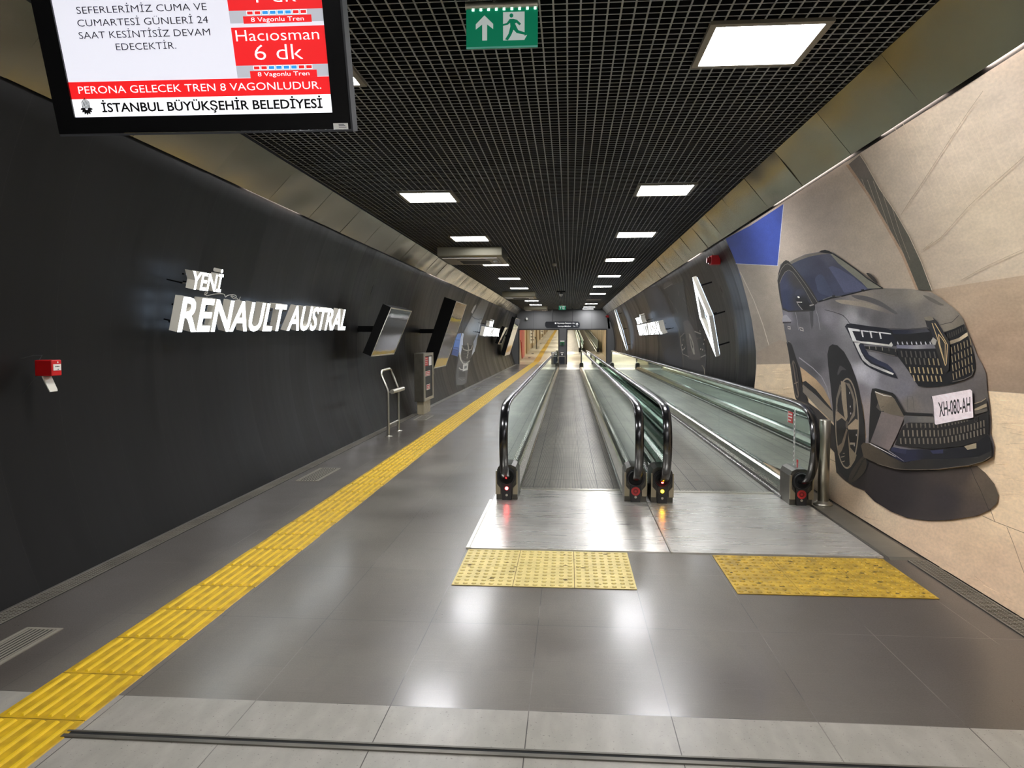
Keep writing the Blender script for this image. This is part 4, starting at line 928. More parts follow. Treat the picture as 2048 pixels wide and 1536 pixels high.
# smoke detector and dome cameras
r = thing('smoke_detector', (-0.36, 18.0, 3.40), 'white round smoke detector on the ceiling between the light rows', 'smoke detector')
mb = MB(); mb.lathe([(0.0, 0.0), (0.055, 0.0), (0.055, -0.02), (0.05, -0.022)], (-0.36, 18, 3.40)); mb.build('base', WHITE, r)
mb = MB(); mb.lathe([(0.05, -0.022), (0.045, -0.045), (0.025, -0.06), (0.0, -0.062)], (-0.36, 18, 3.40)); mb.build('sensor_head', WHITE, r)
def dome(loc, label, ceiling=True):
    r = thing('dome_camera', loc, label, 'security camera'); x, y, z = loc
    mb = MB()
    if ceiling: mb.box(x - 0.16, x + 0.16, y - 0.05, y + 0.05, z - 0.06, z); mb.tube([(x, y, z - 0.06), (x, y, z - 0.12)], 0.03)
    else: mb.box(x - 0.03, x + 0.03, y, y + 0.10, z - 0.03, z + 0.03); mb.lathe([(0.06, -0.0), (0.06, -0.04)], (x, y, z))
    mb.build('bracket', DARKG if ceiling else WHITE, r)
    zz = z - (0.12 if ceiling else 0.04); mb = MB(); mb.lathe([(0.07, 0), (0.072, -0.03)] + [(0.07 * math.cos(a), -0.03 - 0.07 * math.sin(a)) for a in [i * math.pi / 12 for i in range(1, 7)]], (x, y, zz)); mb.build('dome_cover', WHITE, r)
dome((-0.31, 28.2, 3.40), 'small dome camera under a black ceiling bracket in the middle of the hall')
dome((-2.62, 45.9, 2.86), 'white dome camera on the grey end wall above the left opening', False)

# ------------------------------------------------------------------ lit letter signs
def letter_sign(name, s, org, u, v, length, h, depth, label, cat, gap, group=None, simple=False):
    """letters stand on org, run along u, rise along v"""
    M = frame(org, u, v); w = (M.to_3x3() @ Vector((0, 0, 1)))
    r = thing(name, Vector(org)[:], label, cat, group)
    bold, sh = 0.020, 0.0
    full = text_geo(s, bold)[0]; fx0 = min(p[0] for p in full); fx1 = max(p[0] for p in full); sx = length / (fx1 - fx0); sy = h / cap_height()
    for i, ch in enumerate(s):
        if ch == ' ': continue
        V, F = text_geo(ch, bold); pre = text_geo(s[:i + 1], bold)[0]
        dx = max(p[0] for p in pre) - max(p[0] for p in V) - fx0
        P = [((p[0] + dx) * sx, p[1] * sy) for p in V]
        mb = MB(); n = len(P)
        mb.add([M @ Vector((p[0], p[1], 0)) for p in P], [f for f, nz in F], 0)
        mb.add([M @ Vector((p[0], p[1], -depth)) for p in P], [f[::-1] for f, nz in F], 2)
        cnt = {}
        for f, nz in F:
            for k in range(len(f)):
                a, b = f[k], f[(k + 1) % len(f)]; cnt[tuple(sorted((a, b)))] = cnt.get(tuple(sorted((a, b))), []) + [(a, b)]
        for e, l in cnt.items():
            if len(l) == 1:
                a, b = l[0]; mb.add([M @ Vector((*P[a], 0)), M @ Vector((*P[b], 0)), M @ Vector((*P[b], -depth)), M @ Vector((*P[a], -depth))], [(0, 3, 2, 1)], 1)
        mb.build('letter', [LETTERF, LETTERS, HALO], r)
    mb = MB()
    for q in (0.22, 0.74):
        mb.prism([(0, h * q - 0.008), (length, h * q - 0.008), (length, h * q + 0.008), (0, h * q + 0.008)], M @ T(0, 0, -depth - 0.018), 0.016)
    nst = max(2, int(length / 0.6))
    for k in range(nst + 1):
        x = length * (0.02 + 0.96 * k / nst)
        mb.prism([(x - 0.006, h * 0.22 - 0.006), (x + 0.006, h * 0.22 - 0.006), (x + 0.006, h * 0.22 + 0.006), (x - 0.006, h * 0.22 + 0.006)], M @ T(0, 0, -depth - gap), gap)
    mb.build('mounting_rail', BLACK, r)
    return r
LV = (math.sin(math.radians(13)), 0, math.cos(math.radians(13)))
XF = -3.40
pa = at_x(355, 663, XF); pb = at_x(690, 659, XF)
main_sign = letter_sign('letter_sign', 'RENAULT AUSTRAL', (XF, pa.y, 1.664), (0, 1, 0.0148), LV, pb.y - pa.y, 0.296, 0.078, 'long white illuminated two word letter sign mounted on the black left wall', 'illuminated sign', 0.115)
qa = at_x(386, 581, XF + 0.08); qb = at_x(446, 584, XF + 0.08)
letter_sign('letter_sign', 'YENİ', (XF + 0.085, qa.y - 0.06, 2.036), (0, 1, 0.0148), LV, (qb.y - qa.y), 0.152, 0.078, 'short white illuminated word above the long letter sign on the black left wall', 'illuminated sign', 0.150)
# the loose cable lying on the long sign
mb = MB(); pts = []
for k in range(60):
    t = k / 59; pts.append((XF + 0.05 - 0.05 * math.sin(9 * t), pa.y + 0.40 + 0.85 * t + 0.06 * math.sin(23 * t), 2.002 + 0.035 * abs(math.sin(14 * t)) - 0.012 * t))
mb.tube(pts, 0.004, 5); mb.build('cable', WHITE, main_sign)['label'] = 'loose pale cable tangled on top of the letters'
# distant pair on the left wall
letter_sign('letter_sign', 'RENAULT AUSTRAL', (-3.16, 27.2, 1.70), (0, 1, 0), LV, 6.0, 0.33, 0.14, 'distant white illuminated two word sign on the left wall beyond the printed car front', 'illuminated sign', 0.28)
letter_sign('letter_sign', 'YENİ', (-3.08, 28.4, 2.07), (0, 1, 0), LV, 1.4, 0.20, 0.14, 'distant white illuminated short word above the far sign on the left wall', 'illuminated sign', 0.3)
# pair on the right wall
RV = (-math.sin(math.radians(15)), 0, math.cos(math.radians(15)))
letter_sign('letter_sign', 'RENAULT AUSTRAL', (2.40, 25.6, 1.72), (0, -1, 0), RV, 6.2, 0.33, 0.14, 'white illuminated two word sign on the right wall beyond the printed car cabin', 'illuminated sign', 0.2)
letter_sign('letter_sign', 'YENİ', (2.31, 25.6, 2.09), (0, -1, 0), RV, 1.9, 0.20, 0.14, 'white illuminated short word on the right wall above the distant two word sign', 'illuminated sign', 0.25)

def diamond(c, w, h, tilt, label):       # hollow lit diamond made of two interlocking bands on the right wall
    u = Vector((0, -1, 0)); v = Vector((-math.sin(tilt), 0, math.cos(tilt))); M = frame(c, u, v); r = thing('diamond_sign', c, label, 'illuminated sign', 'lit diamond signs')
    a, b = w / 2, h / 2; dp = 0.07
    def ring(k0, k1):
        return [(0, b * k0), (a * k0, 0), (0, -b * k0), (-a * k0, 0)], [(0, b * k1), (a * k1, 0), (0, -b * k1), (-a * k1, 0)]
    def band(mb, o, i):
        for k in range(4):
            j = (k + 1) % 4; mb.prism([o[k], o[j], i[j], i[k]], M @ T(0, 0, -dp), dp, 0, 1)
    mb = MB(); band(mb, *ring(1.0, 0.80)); mb.build('outer_band', [LETTERF, LETTERS], r)
    mb = MB(); band(mb, *ring(0.755, 0.62)); mb.build('inner_band', [LETTERF, LETTERS], r)
    mb = MB()
    for o, i in (ring(0.97, 0.64),):
        for k in range(4):
            j = (k + 1) % 4; mb.prism([o[k], o[j], i[j], i[k]], M @ T(0, 0, -dp - 0.012), 0.010, 0)
    mb.build('back_plate', HALO, r)
    for x, y in ((0, b * 0.75), (a * 0.8, 0), (0, -b * 0.75), (-a * 0.8, 0)): mb = MB(); mb.prism([(x - 0.012, y - 0.012), (x + 0.012, y - 0.012), (x + 0.012, y + 0.012), (x - 0.012, y + 0.012)], M @ T(0, 0, -dp - 0.22), 0.21); mb.build('standoff', BLACK, r)
diamond((2.30, 12.9, 1.965), 0.86, 1.42, math.radians(17), 'large lit hollow diamond sign on the black right wall beside the mural')
diamond((2.33, 34.0, 1.98), 1.1, 1.95, math.radians(17), 'distant lit hollow diamond sign on the right wall near the end wall')

# ------------------------------------------------------------------ tilted screens on the left wall
def wall_screen(y0, y1, xb, zb, xt, zt, label, thick, face, edge=0.02):
    r = thing('wall_screen', (xb, (y0 + y1) / 2, zb), label, 'screen', 'tilted wall screens'); v = Vector((xt - xb, 0, zt - zb)); h = v.length; M = frame((xb, y0, zb), (0, 1, 0), v); w = y1 - y0
    mb = MB(); mb.prism([(0, 0), (w, 0), (w, h), (0, h)], M @ T(0, 0, -thick), thick - 0.006); mb.build('housing', MATTE, r)
    mb = MB()
    for a, b, c, d in ((0, 0, w, edge), (0, h - edge, w, h), (0, edge, edge, h - edge), (w - edge, edge, w, h - edge)): mb.prism([(a, b), (c, b), (c, d), (a, d)], M @ T(0, 0, -0.006), 0.008)
    mb.build('bezel', STEEL, r)
    mb = MB(); mb.prism([(edge, edge), (w - edge, edge), (w - edge, h - edge), (edge, h - edge)], M @ T(0, 0, -0.006), 0.003); mb.build('display', face, r)
    c = M @ Vector((w / 2, h * 0.5, -thick))
    for q in (-0.13, 0.13): mb = MB(); mb.box(XL(c.z) + 0.002, c.x + 0.02, c.y + q - 0.03, c.y + q + 0.03, c.z - 0.05, c.z + 0.05); mb.build('wall_bracket', MATTE, r)
    return r
wall_screen(11.79, 13.37, -3.2, 1.309, -2.859, 2.10, 'tilted black glossy screen with steel rim on the left wall, beside the long letter sign', 0.15, MIRROR)
wall_screen(17.0, 18.7, -3.13, 0.90, -2.59, 2.46, 'tall tilted glossy screen on the left wall behind the steel cabinet', 0.30, MIRROR)
wall_screen(34.4, 36.2, -3.30, 1.335, -2.97, 2.12, 'small tilted screen on the left wall beyond the distant letter sign', 0.16, MIRROR)
wall_screen(37.4, 40.6, -3.25, 0.72, -2.67, 2.64, 'large tilted screen on the left wall closest to the end wall', 0.22, MIRROR)

# ------------------------------------------------------------------ fire alarm devices
r = thing('fire_call_point', (-3.45, 4.6, 1.35), 'red fire call point box on the black left wall, clear flap hanging below', 'fire alarm')
c0 = at_x(103, 722, -3.40); c1 = at_x(123, 722, -3.40); zb, zt = 1.352, 1.458
mb = MB(); mb.box(-3.52, -3.40, c0.y, c1.y, zb, zt); mb.build('box', RED, r, bevel=0.006)
mb = MB(); mb.box(-3.4005, -3.396, c0.y + 0.012, c1.y - 0.012, zb + 0.036, zb + 0.078, 0)
for k in range(3): mb.box(-3.3962, -3.395, c0.y + 0.030 + k * 0.014, c0.y + 0.038 + k * 0.014, zb + 0.058, zb + 0.064, 1)
mb.box(-3.3962, -3.395, c0.y + 0.05, c0.y + 0.06, zb + 0.042, zb + 0.046, 1); mb.build('press_plate', [WHITE, BLACK], r)
mb = MB(); mb.disc(frame((-3.4005, (c0.y + c1.y) / 2 + 0.01, zt - 0.016), (0, 1, 0), (0, 0, 1)), 0.006, 0.002); mb.build('indicator', WHITE, r)
FLAP = mat('clear_flap', (206, 202, 188), 0.25)
mb = MB(); M = frame((-3.47, c0.y - 0.005, zb - 0.003), (0, 1, 0), (0.42, 0.05, -1)); mb.prism([(0, 0), (0.085, 0), (0.088, 0.10), (0.082, 0.112), (0.010, 0.112), (0.004, 0.06)], M, -0.006); mb.build('cover_flap', FLAP, r)
mb = MB(); mb.tube([(-3.50, c0.y + 0.02, zt), (-3.50, c0.y + 0.05, zt + 0.03), (-3.53, c0.y + 0.01, zt + 0.03), (XL(zt) + 0.01, c0.y - 0.02, zt + 0.01)], 0.002, 5); mb.tube([(-3.51, c0.y + 0.01, zb), (-3.53, c0.y - 0.01, zb - 0.03), (XL(zb - 0.1) + 0.006, c0.y - 0.015, zb - 0.12)], 0.002, 5); mb.build('wire', DARKG, r)
def sounder(loc, label):
    x, y, z = loc; r = thing('alarm_sounder', loc, label, 'fire alarm', 'red alarm sounders')
    mb = MB(); mb.box(x - 0.03, x + 0.12, y - 0.075, y + 0.075, z - 0.075, z + 0.075); mb.build('base', RED, r, bevel=0.01)
    mb = MB(); M = frame((x - 0.03, y, z), (0, 1, 0), (0, 0, 1)); mb.disc(M, 0.062, -0.03); mb.disc(M @ T(0, 0, -0.03), 0.045, -0.03); mb.build('horn', REDD, r)
sounder((2.30, 12.25, 2.86), 'red alarm sounder high on the black right wall by the mural edge')
sounder((2.27, 44.9, 2.93), 'distant red alarm sounder high on the right wall by the end wall')
r = thing('indicator_lamp', (2.66, 18.2, 2.03), 'tiny glowing red lamp on the black right wall left of the large diamond sign', 'lamp'); pz = on_wall(1358, 606, XR)
mb = MB(); mb.box(pz.x - 0.03, pz.x + 0.0, pz.y - 0.03, pz.y + 0.03, pz.z - 0.03, pz.z + 0.03); mb.build('base', BLACK, r)
mb = MB(); mb.lathe([(0.014, 0), (0.014, 0.012), (0.0, 0.018)], (pz.x - 0.04, pz.y, pz.z - 0.01), 10); mb.build('bulb', emis('red_lamp', (255, 70, 40), 60.0), r); r.location = pz

# ------------------------------------------------------------------ leaning rail and steel cabinet on the left
r = thing('leaning_rail', (-2.93, 12.2, 0), 'bent stainless leaning rail standing on the floor before the black left wall', 'leaning rail')
y1, y2 = 11.83, 12.55; x0 = -2.935
mb = MB(); pts = [(x0, y1, 0.0), (x0, y1, 0.72), (x0 - 0.012, y1, 0.77), (x0 - 0.115, y1, 1.01), (x0 - 0.118, y1 + 0.03, 1.045), (x0 - 0.125, y1 + 0.10, 1.075), (x0 - 0.128, y2 - 0.10, 1.085), (x0 - 0.12, y2 - 0.03, 1.06), (x0 - 0.112, y2, 1.01), (x0 - 0.012, y2, 0.77), (x0, y2, 0.72), (x0, y2, 0.0)]
mb.tube(pts, 0.021, 12); mb.build('bent_tube', STEEL, r)
mb = MB(); mb.tube([(x0, y1, 0.19), (x0, y2, 0.19)], 0.014, 10); mb.build('cross_bar', STEEL, r)
mb = MB(); mb.tube([(x0 + 0.07, y1 - 0.03, 0.735), (x0 + 0.07, y2 + 0.06, 0.735)], 0.036, 16)
for y in (y1, y2): mb.tube([(x0, y, 0.72), (x0 + 0.07, y, 0.735)], 0.012, 8)
mb.build('hip_bar', STEEL, r)
for y in (y1, y2):
    mb = MB(); mb.lathe([(0.0, 0), (0.062, 0), (0.062, 0.008), (0.024, 0.012), (0.022, 0.02)], (x0, y, 0)); mb.build('base_plate', STEEL, r)

r = thing('steel_cabinet', (-3.1, 15.9, 0), 'narrow stainless steel cabinet with glazed notice door on a pedestal by the left wall', 'cabinet')
kx0, kx1, ky0, ky1, kz0, kz1 = -3.235, -3.02, 15.3, 16.35, 0.275, 1.29
mb = MB(); mb.box(kx0, kx1 - 0.02, ky0, ky1, kz0, kz1); mb.build('body', DULLSTEEL, r, bevel=0.006)
mb = MB()
for a in ((ky0, ky1, kz0, kz0 + 0.06), (ky0, ky1, kz1 - 0.06, kz1), (ky0, ky0 + 0.10, kz0 + 0.06, kz1 - 0.06), (ky1 - 0.10, ky1, kz0 + 0.06, kz1 - 0.06)): mb.box(kx1 - 0.0195, kx1, *a)
dr = mb.build('door_frame', STEEL, r)
mb = MB(); x = kx1 - 0.0195; mb.box(x, x + 0.006, ky0 + 0.10, ky1 - 0.10, kz0 + 0.06, kz1 - 0.06, 0)
def note(a, b, c, d, mi, z=0.0062): mb.box(x + 0.006, x + z, ky0 + a, ky0 + b, kz0 + c, kz0 + d, mi)
note(0.13, 0.50, 0.74, 0.93, 1); note(0.58, 0.90, 0.74, 0.93, 2); note(0.18, 0.72, 0.52, 0.63, 2); note(0.21, 0.69, 0.53, 0.62, 1, 0.0066); note(0.30, 0.70, 0.22, 0.34, 2); note(0.33, 0.67, 0.235, 0.325, 1, 0.0066)
for k in range(4): note(0.18, 0.44 - 0.03 * (k % 2), 0.77 + k * 0.04, 0.782 + k * 0.04, 2, 0.0068)
for k in range(2): note(0.26, 0.64, 0.545 + k * 0.035, 0.56 + k * 0.035, 2, 0.0070); note(0.38, 0.62, 0.25 + k * 0.035, 0.265 + k * 0.035, 2, 0.0070)
note(0.55, 0.68, 0.955, 0.985, 2, 0.008); note(0.75, 0.88, 0.955, 0.985, 2, 0.008)
mb.build('notice_window', [BLACKP, RED, WHITE], r)
mb = MB(); mb.box(kx1, kx1 + 0.02, ky1 - 0.07, ky1 - 0.04, 0.80, 0.86); mb.build('latch', STEEL, r)
mb = MB(); mb.box(kx0 + 0.05, kx1 - 0.03, ky0 + 0.05, ky1 - 0.25, 0.0, kz0); mb.build('pedestal', mat('pedestal_stone', (168, 156, 128), 0.5, noise=((9, 9, 9), 0.12)), r)

# ------------------------------------------------------------------ floor vents, expansion joint, tactile paving
def vent(x0, x1, y0, y1, label):
    r = thing('floor_vent', (x0, y0, 0), label, 'floor vent', 'steel floor vents'); mb = MB(); e = 0.022
    for a in ((x0, x1, y0, y0 + e), (x0, x1, y1 - e, y1), (x0, x0 + e, y0 + e, y1 - e), (x1 - e, x1, y0 + e, y1 - e)): mb.box(*a, 0.0, 0.005)
    mb.build('frame', VENTM, r)
    mb = MB(); mb.box(x0 + e, x1 - e, y0 + e, y1 - e, 0.0005, 0.0012, 1); n = 7; w = (x1 - x0 - 2 * e)
    for k in range(n): xx = x0 + e + w * (k + 0.5) / n; mb.box(xx - w / n * 0.22, xx + w / n * 0.22, y0 + e, y1 - e, 0.0012, 0.0045, 0)
    mb.build('grille', [VENTM, DARKIN], r)
vent(-2.985, -2.775, 2.75, 3.79, 'steel floor vent between the black wall and the yellow strip, cut by the picture edge')
vent(-3.06, -2.80, 8.02, 8.86, 'steel floor vent on the dark tiles below the long letter sign')
vent(-3.05, -2.79, 14.25, 15.1, 'steel floor vent in front of the narrow steel cabinet')
vent(-3.02, -2.84, 23.0, 23.9, 'small floor vent beside the printed car front on the left wall')
vent(-3.02, -2.84, 30.0, 30.9, 'small floor vent below the distant letter sign on the left wall')

mb = MB(); mb.box(-2.03, 2.5, 2.730, 2.752, 0.0, 0.006, 0); mb.box(-2.03, 2.5, 2.752, 2.771, 0.0, 0.003, 1); mb.box(-2.03, 2.5, 2.771, 2.782, 0.0, 0.006, 0)
tag(mb.build('expansion_joint', [mat('joint_profile', (104, 101, 92), 0.4, 0.6, noise=((6, 20, 6), 0.2)), DARKIN]), 'dark metal expansion joint strip across the light floor tiles at the picture bottom', 'floor strip')

def guide_strip(name, y0, y1, zf, label):
    mb = MB(); y = y0; k = 0
    while y < y1 - 0.01:
        L = 0.4185; jx = random.uniform(-0.004, 0.004); a, b = y + 0.003, y + L - 0.003
        def zz(yy): return zf(yy)
        x0, x1 = -2.41 + jx, -2.01 + jx
        za, zb = zz(a), zz(b); t = 0.004
        V = [(x0, a, za), (x1, a, za), (x1, b, zb), (x0, b, zb), (x0 + 0.004, a, za + t), (x1 - 0.004, a, za + t), (x1 - 0.004, b, zb + t), (x0 + 0.004, b, zb + t)]
        mb.add(V, [(4, 5, 6, 7), (0, 1, 5, 4), (1, 2, 6, 5), (2, 3, 7, 6), (3, 0, 4, 7)], 2)
        for q in range(6):
            xc = x0 + 0.045 + q * 0.062; a2, b2 = a + 0.014, b - 0.014; z1, z2 = zz(a2) + t, zz(b2) + t; w, h = 0.0100, 0.0080
            V = [(xc - w, a2, z1), (xc + w, a2, z1), (xc + w, b2, z2), (xc - w, b2, z2), (xc - w * .5, a2 + .006, z1 + h), (xc + w * .5, a2 + .006, z1 + h), (xc + w * .5, b2 - .006, z2 + h), (xc - w * .5, b2 - .006, z2 + h)]
            mb.add(V, [(4, 5, 6, 7), (0, 1, 5, 4), (1, 2, 6, 5), (2, 3, 7, 6), (3, 0, 4, 7)])
        mb.box(x0 + 0.01, x1 - 0.01, a - 0.005, a, za, za + 0.003, 1)
        y += L; k += 1
    return tag(mb.build(name, [YELLOW, GRIME, YELLOWB]), label, 'tactile strip')
RAMP0, SLOPE = 50.0, 0.04
guide_strip('guide_strip', 1.6 - 0.0, 49.3, lambda y: 0.0, 'long yellow ribbed tactile guide strip running along the left footway floor')

def warning_pad(x0, x1, y0, y1, m, label):
    mb = MB(); tw, tl = (x1 - x0) / 3, (y1 - y0) / 2
    for i in range(3):
        for j in range(2):
            a, b, c, d = x0 + i * tw + 0.002, x0 + (i + 1) * tw - 0.002, y0 + j * tl + 0.002, y0 + (j + 1) * tl - 0.002
            mb.box(a, b, c, d, 0.0, 0.005, 0)
            for p in range(7):
                for q in range(6):
                    cx, cy = a + (b - a) * (p + 0.5) / 7, c + (d - c) * (q + 0.5) / 6
                    mb.lathe([(0.0135, 0.005), (0.0115, 0.0100), (0.008, 0.0118), (0.0, 0.0121)], (cx, cy, 0), 10); mb.add([(cx + 0.0165 * math.cos(t), cy - 0.002 + 0.0165 * math.sin(t), 0.0053) for t in [i * math.pi / 6 for i in range(12)]], [tuple(range(12))], 2)
    mb.box(x0 + 0.001, x1 - 0.001, y0 + 0.001, y1 - 0.001, 0.0, 0.002, 1)
    rnd = random.Random(int(x0 * 100))
    for k in range(26 if m is YELLOWP else 80):
        cx, cy = rnd.uniform(x0 + 0.05, x1 - 0.05), rnd.uniform(y0 + 0.05, y1 - 0.05); rr = rnd.uniform(0.006, 0.022)
        mb.add([(cx + rr * rnd.uniform(.5, 1.3) * math.cos(t), cy + rr * rnd.uniform(.4, 1) * math.sin(t), 0.0056) for t in [i * math.pi / 5 for i in range(10)]], [tuple(range(10))], 1)
    return tag(mb.build('warning_pad', [m, GRIME, STUDRING]), label, 'tactile paving')
warning_pad(-0.755, 0.442, 4.668, 5.485, YELLOWP, 'pale yellow studded tactile pad before the landing plate of the walkway on the left')
warning_pad(1.060, 2.278, 4.640, 5.470, YELLOWD, 'worn dark yellow studded tactile pad before the landing plate next to the mural')

# ------------------------------------------------------------------ moving walkways
LAMP_R = emis('red_signal', (255, 60, 60), 18.0); LAMP_Y = emis('amber_signal', (255, 196, 30), 14.0); STICK = mat('red_sticker', (190, 46, 46), 0.4); GREYM = mat('bracket_metal', (150, 140, 118), 0.38, 0.7)
def arc(cx, cy, rx, ry, a0, a1, n): return [(cx + rx * math.cos(a0 + (a1 - a0) * k / n), cy + ry * math.sin(a0 + (a1 - a0) * k / n)) for k in range(n + 1)]
def rail_path(ya, yb, off=0.0, zoff=0.0):          # list of (y,z): handrail centre line with both returns
    P = [(ya + 0.62, 0.215)]
    front = [(ya + a, z) for a, z in ((0.20, 0.24), (0.05, 0.24), (-0.10, 0.29), (-0.19, 0.38), (-0.245, 0.50), (-0.265, 0.61), (-0.26, 0.71), (-0.225, 0.81), (-0.14, 0.90), (-0.01, 0.948), (0.18, 0.968), (0.6, 0.977), (1.2, 0.978))]
    P = front; m = [(yb - (y - ya), z) for y, z in reversed(front)]
    return P + m
def chaikin(P, n=2):
    for _ in range(n):
        Q = [P[0]]
        for a, b in zip(P, P[1:]): Q += [(a[0] * .75 + b[0] * .25, a[1] * .75 + b[1] * .25), (a[0] * .25 + b[0] * .75, a[1] * .25 + b[1] * .75)]
        P = Q + [P[-1]]
    return P
def offset_path(P, d):
    out = []
    for i in range(len(P)):
        a = P[max(i - 1, 0)]; b = P[min(i + 1, len(P) - 1)]; ty, tz = b[0] - a[0], b[1] - a[1]; l = math.hypot(ty, tz); out.append((P[i][0] - tz / l * d * -1, P[i][1] + ty / l * d * -1))
    return out
def walkway(xl, xr, y0, ya, yb, y1, px0, px1, label, zf=None, simple=False, lamps=('red', 'sticker'), stickers=False, group='moving walkways'):
    """xl, xr: handrail centre lines; y0,y1: landing plate ends; ya, yb: newel ends; px0, px1: landing plate sides"""
    zf = zf or (lambda y: 0.0); Z = lambda p: (p[0], p[1], p[2] + zf(p[1]))
    root = thing('moving_walkway', ((xl + xr) / 2, y0, zf(y0)), label, 'moving walkway', group)
    class LB(MB):
        def build(s, name, mats, parent=None, bevel=0.0): s.v = [Z(p) for p in s.v]; return MB.build(s, name, mats, parent, bevel)
    bl, br = xl + 0.115, xr - 0.115; cy0, cy1 = ya + 0.66, yb - 0.66
    mb = LB(); ys = [y0, y0 + 0.42, y0 + 0.95, y0 + 1.62, cy0] if not simple else [y0, cy0]
    for a, b in zip(ys, ys[1:]): mb.box(px0 + 0.004, px1 - 0.004, a + 0.002, b - 0.002, 0.0, 0.010, 0)
    if not simple: mb.box(px0 + 0.0, px0 + 0.012, y0, ya, 0.0, 0.012, 1)
    mb.build('landing_plate', [LAND, STEEL], root)
    mb = LB(); mb.box(px0 + 0.004, px1 - 0.004, cy1 + 0.002, y1, 0.0, 0.010, 0); mb.build('landing_plate', [LAND], root)
    for yy, s in ((cy0, 1), (cy1, -1)):
        mb = LB(); mb.box(bl, br, min(yy, yy - s * 0.06), max(yy, yy - s * 0.06), 0.0105, 0.016, 0); n = 70 if not simple else 20
        for k in range(n):
            x = bl + (br - bl) * (k + 0.5) / n; mb.box(x - 0.003, x + 0.003, min(yy, yy + s * 0.05), max(yy, yy + s * 0.05), 0.006, 0.013, 0)
        mb.build('comb', STEEL, root)
    mb = LB(); nseg = 1 if not simple else 1
    mb.box(bl, br, cy0, cy1, -0.02 if False else 0.001, 0.005, 0); mb.build('pallet_belt', BELT, root)
    for side, xc, s in (('l', xl, 1), ('r', xr, -1)):      # s: direction towards the belt
        a, b = ya + 0.38, yb - 0.38
        prof = [(s * 0.112, 0.006), (s * 0.112, 0.035), (s * 0.100, 0.045), (s * 0.100, 0.075), (s * 0.088, 0.11), (s * 0.060, 0.165), (s * 0.045, 0.185), (s * 0.012, 0.19), (-s * 0.012, 0.19), (-s * 0.06, 0.175), (-s * 0.105, 0.14), (-s * 0.105, 0.0)]
        rings = [[(xc + p[0], y, p[1]) for p in prof] for y in (a, b)]
        mb = LB(); n = len(prof)
        for k in range(n - 1): mb.add([rings[0][k], rings[0][k + 1], rings[1][k + 1], rings[1][k]], [(0, 1, 2, 3)], 1 if k in (0, 2) else 0)
        mb.build('skirt_deck', [DECK, BLACK], root)
        P = chaikin(rail_path(ya, yb)); rings = []
        sec = [(-0.040, 0.000), (-0.040, 0.012), (-0.030, 0.021), (0.0, 0.024), (0.030, 0.021), (0.040, 0.012), (0.040, 0.000), (0.034, -0.013), (0.018, -0.013), (-0.018, -0.013), (-0.034, -0.013)]
        for i, (y, z) in enumerate(P):
            A = P[max(i - 1, 0)]; B = P[min(i + 1, len(P) - 1)]; ty, tz = B[0] - A[0], B[1] - A[1]; l = math.hypot(ty, tz); ny, nz = -tz / l, ty / l
            rings.append([(xc + q[0], y + ny * q[1], z + nz * q[1]) for q in sec])
        mb = LB(); mb.sweep(rings, 0); mb.build('handrail', RUBBER, root)
        Q = offset_path(P, 0.026); lo = 0.19; rings = [[(xc + w * 0.011, y + 0, z + dz) for w, dz in ((-1, -0.010), (1, -0.010), (1, 0.010), (-1, 0.010))] for y, z in Q if z > 0.30]
        mb = LB(); mb.sweep(rings, 0, smooth=False); mb.build('rail_guide', STEEL, root)
        # glass panes
        G = [(y, z) for y, z in offset_path(P, 0.034) if z > 0.20]; step = 2.42 if not simple else 8.0
        ymin, ymax = ya - 0.30, yb + 0.30; cuts = [ymin]; y = ya + 1.55
        while y < yb - 1.6: cuts.append(y); y += step
        cuts.append(ymax)
        for c0, c1 in zip(cuts, cuts[1:]):
            pts = [p for p in G if c0 + 0.003 <= p[0] <= c1 - 0.003]
            def zt(yq):
                best = 0.95
                for p, q in zip(G, G[1:]):
                    if min(p[0], q[0]) <= yq <= max(p[0], q[0]) and max(p[1], q[1]) > 0.6: best = p[1] + (q[1] - p[1]) * ((yq - p[0]) / ((q[0] - p[0]) or 1))
                return best
            first_, last_ = c0 == ymin, c1 == ymax
            poly = []
            if not first_: poly += [(c0 + 0.003, 0.19), (c0 + 0.003, zt(c0 + 0.003))]
            poly += pts
            if not last_: poly += [(c1 - 0.003, zt(c1 - 0.003)), (c1 - 0.003, 0.19)]
            # glass starts behind the newel at both ends
            if first_: poly = [(ya + 0.42, 0.21)] + [p for p in poly if p[0] < ya + 0.42 or p[1] > 0.5] + [] if False else poly
            mb = LB(); M = frame((xc - 0.005, 0, 0), (0, 1, 0), (0, 0, 1)); mb.prism(poly, M, 0.010); mb.build('glass_panel', GLASS, root)
        # newels at both ends
        for yy, d, front in ((ya, 1, True), (yb, -1, False)):
            if simple and not front: continue
            M = frame((xc, yy + d * 0.08, 0), (d, 0, 0), (0, 0, 1)) if d > 0 else frame((xc, yy + d * 0.08, 0), (-1, 0, 0), (0, 0, 1))   # local z points out of the newel front
            mb = LB(); prof = [(-0.105, 0.0), (0.105, 0.0), (0.105, 0.29), (0.085, 0.335), (0.045, 0.355), (-0.045, 0.355), (-0.085, 0.335), (-0.105, 0.29)]
            mb.prism(prof, M @ T(0, 0, -0.36), 0.33); nw = mb.build('newel_housing', BLACKP if simple else NEWEL, root)
            if simple: continue
            mb = LB(); fp = arc(0, 0.245, 0.088, 0.088, math.radians(-52), math.radians(232), 22) + [(-0.050, 0.10), (-0.045, 0.0), (0.045, 0.0), (0.050, 0.10)]
            mb.prism(fp, M @ T(0, 0, -0.03), 0.03); mb.build('inlet_boot', BLACKP, nw)
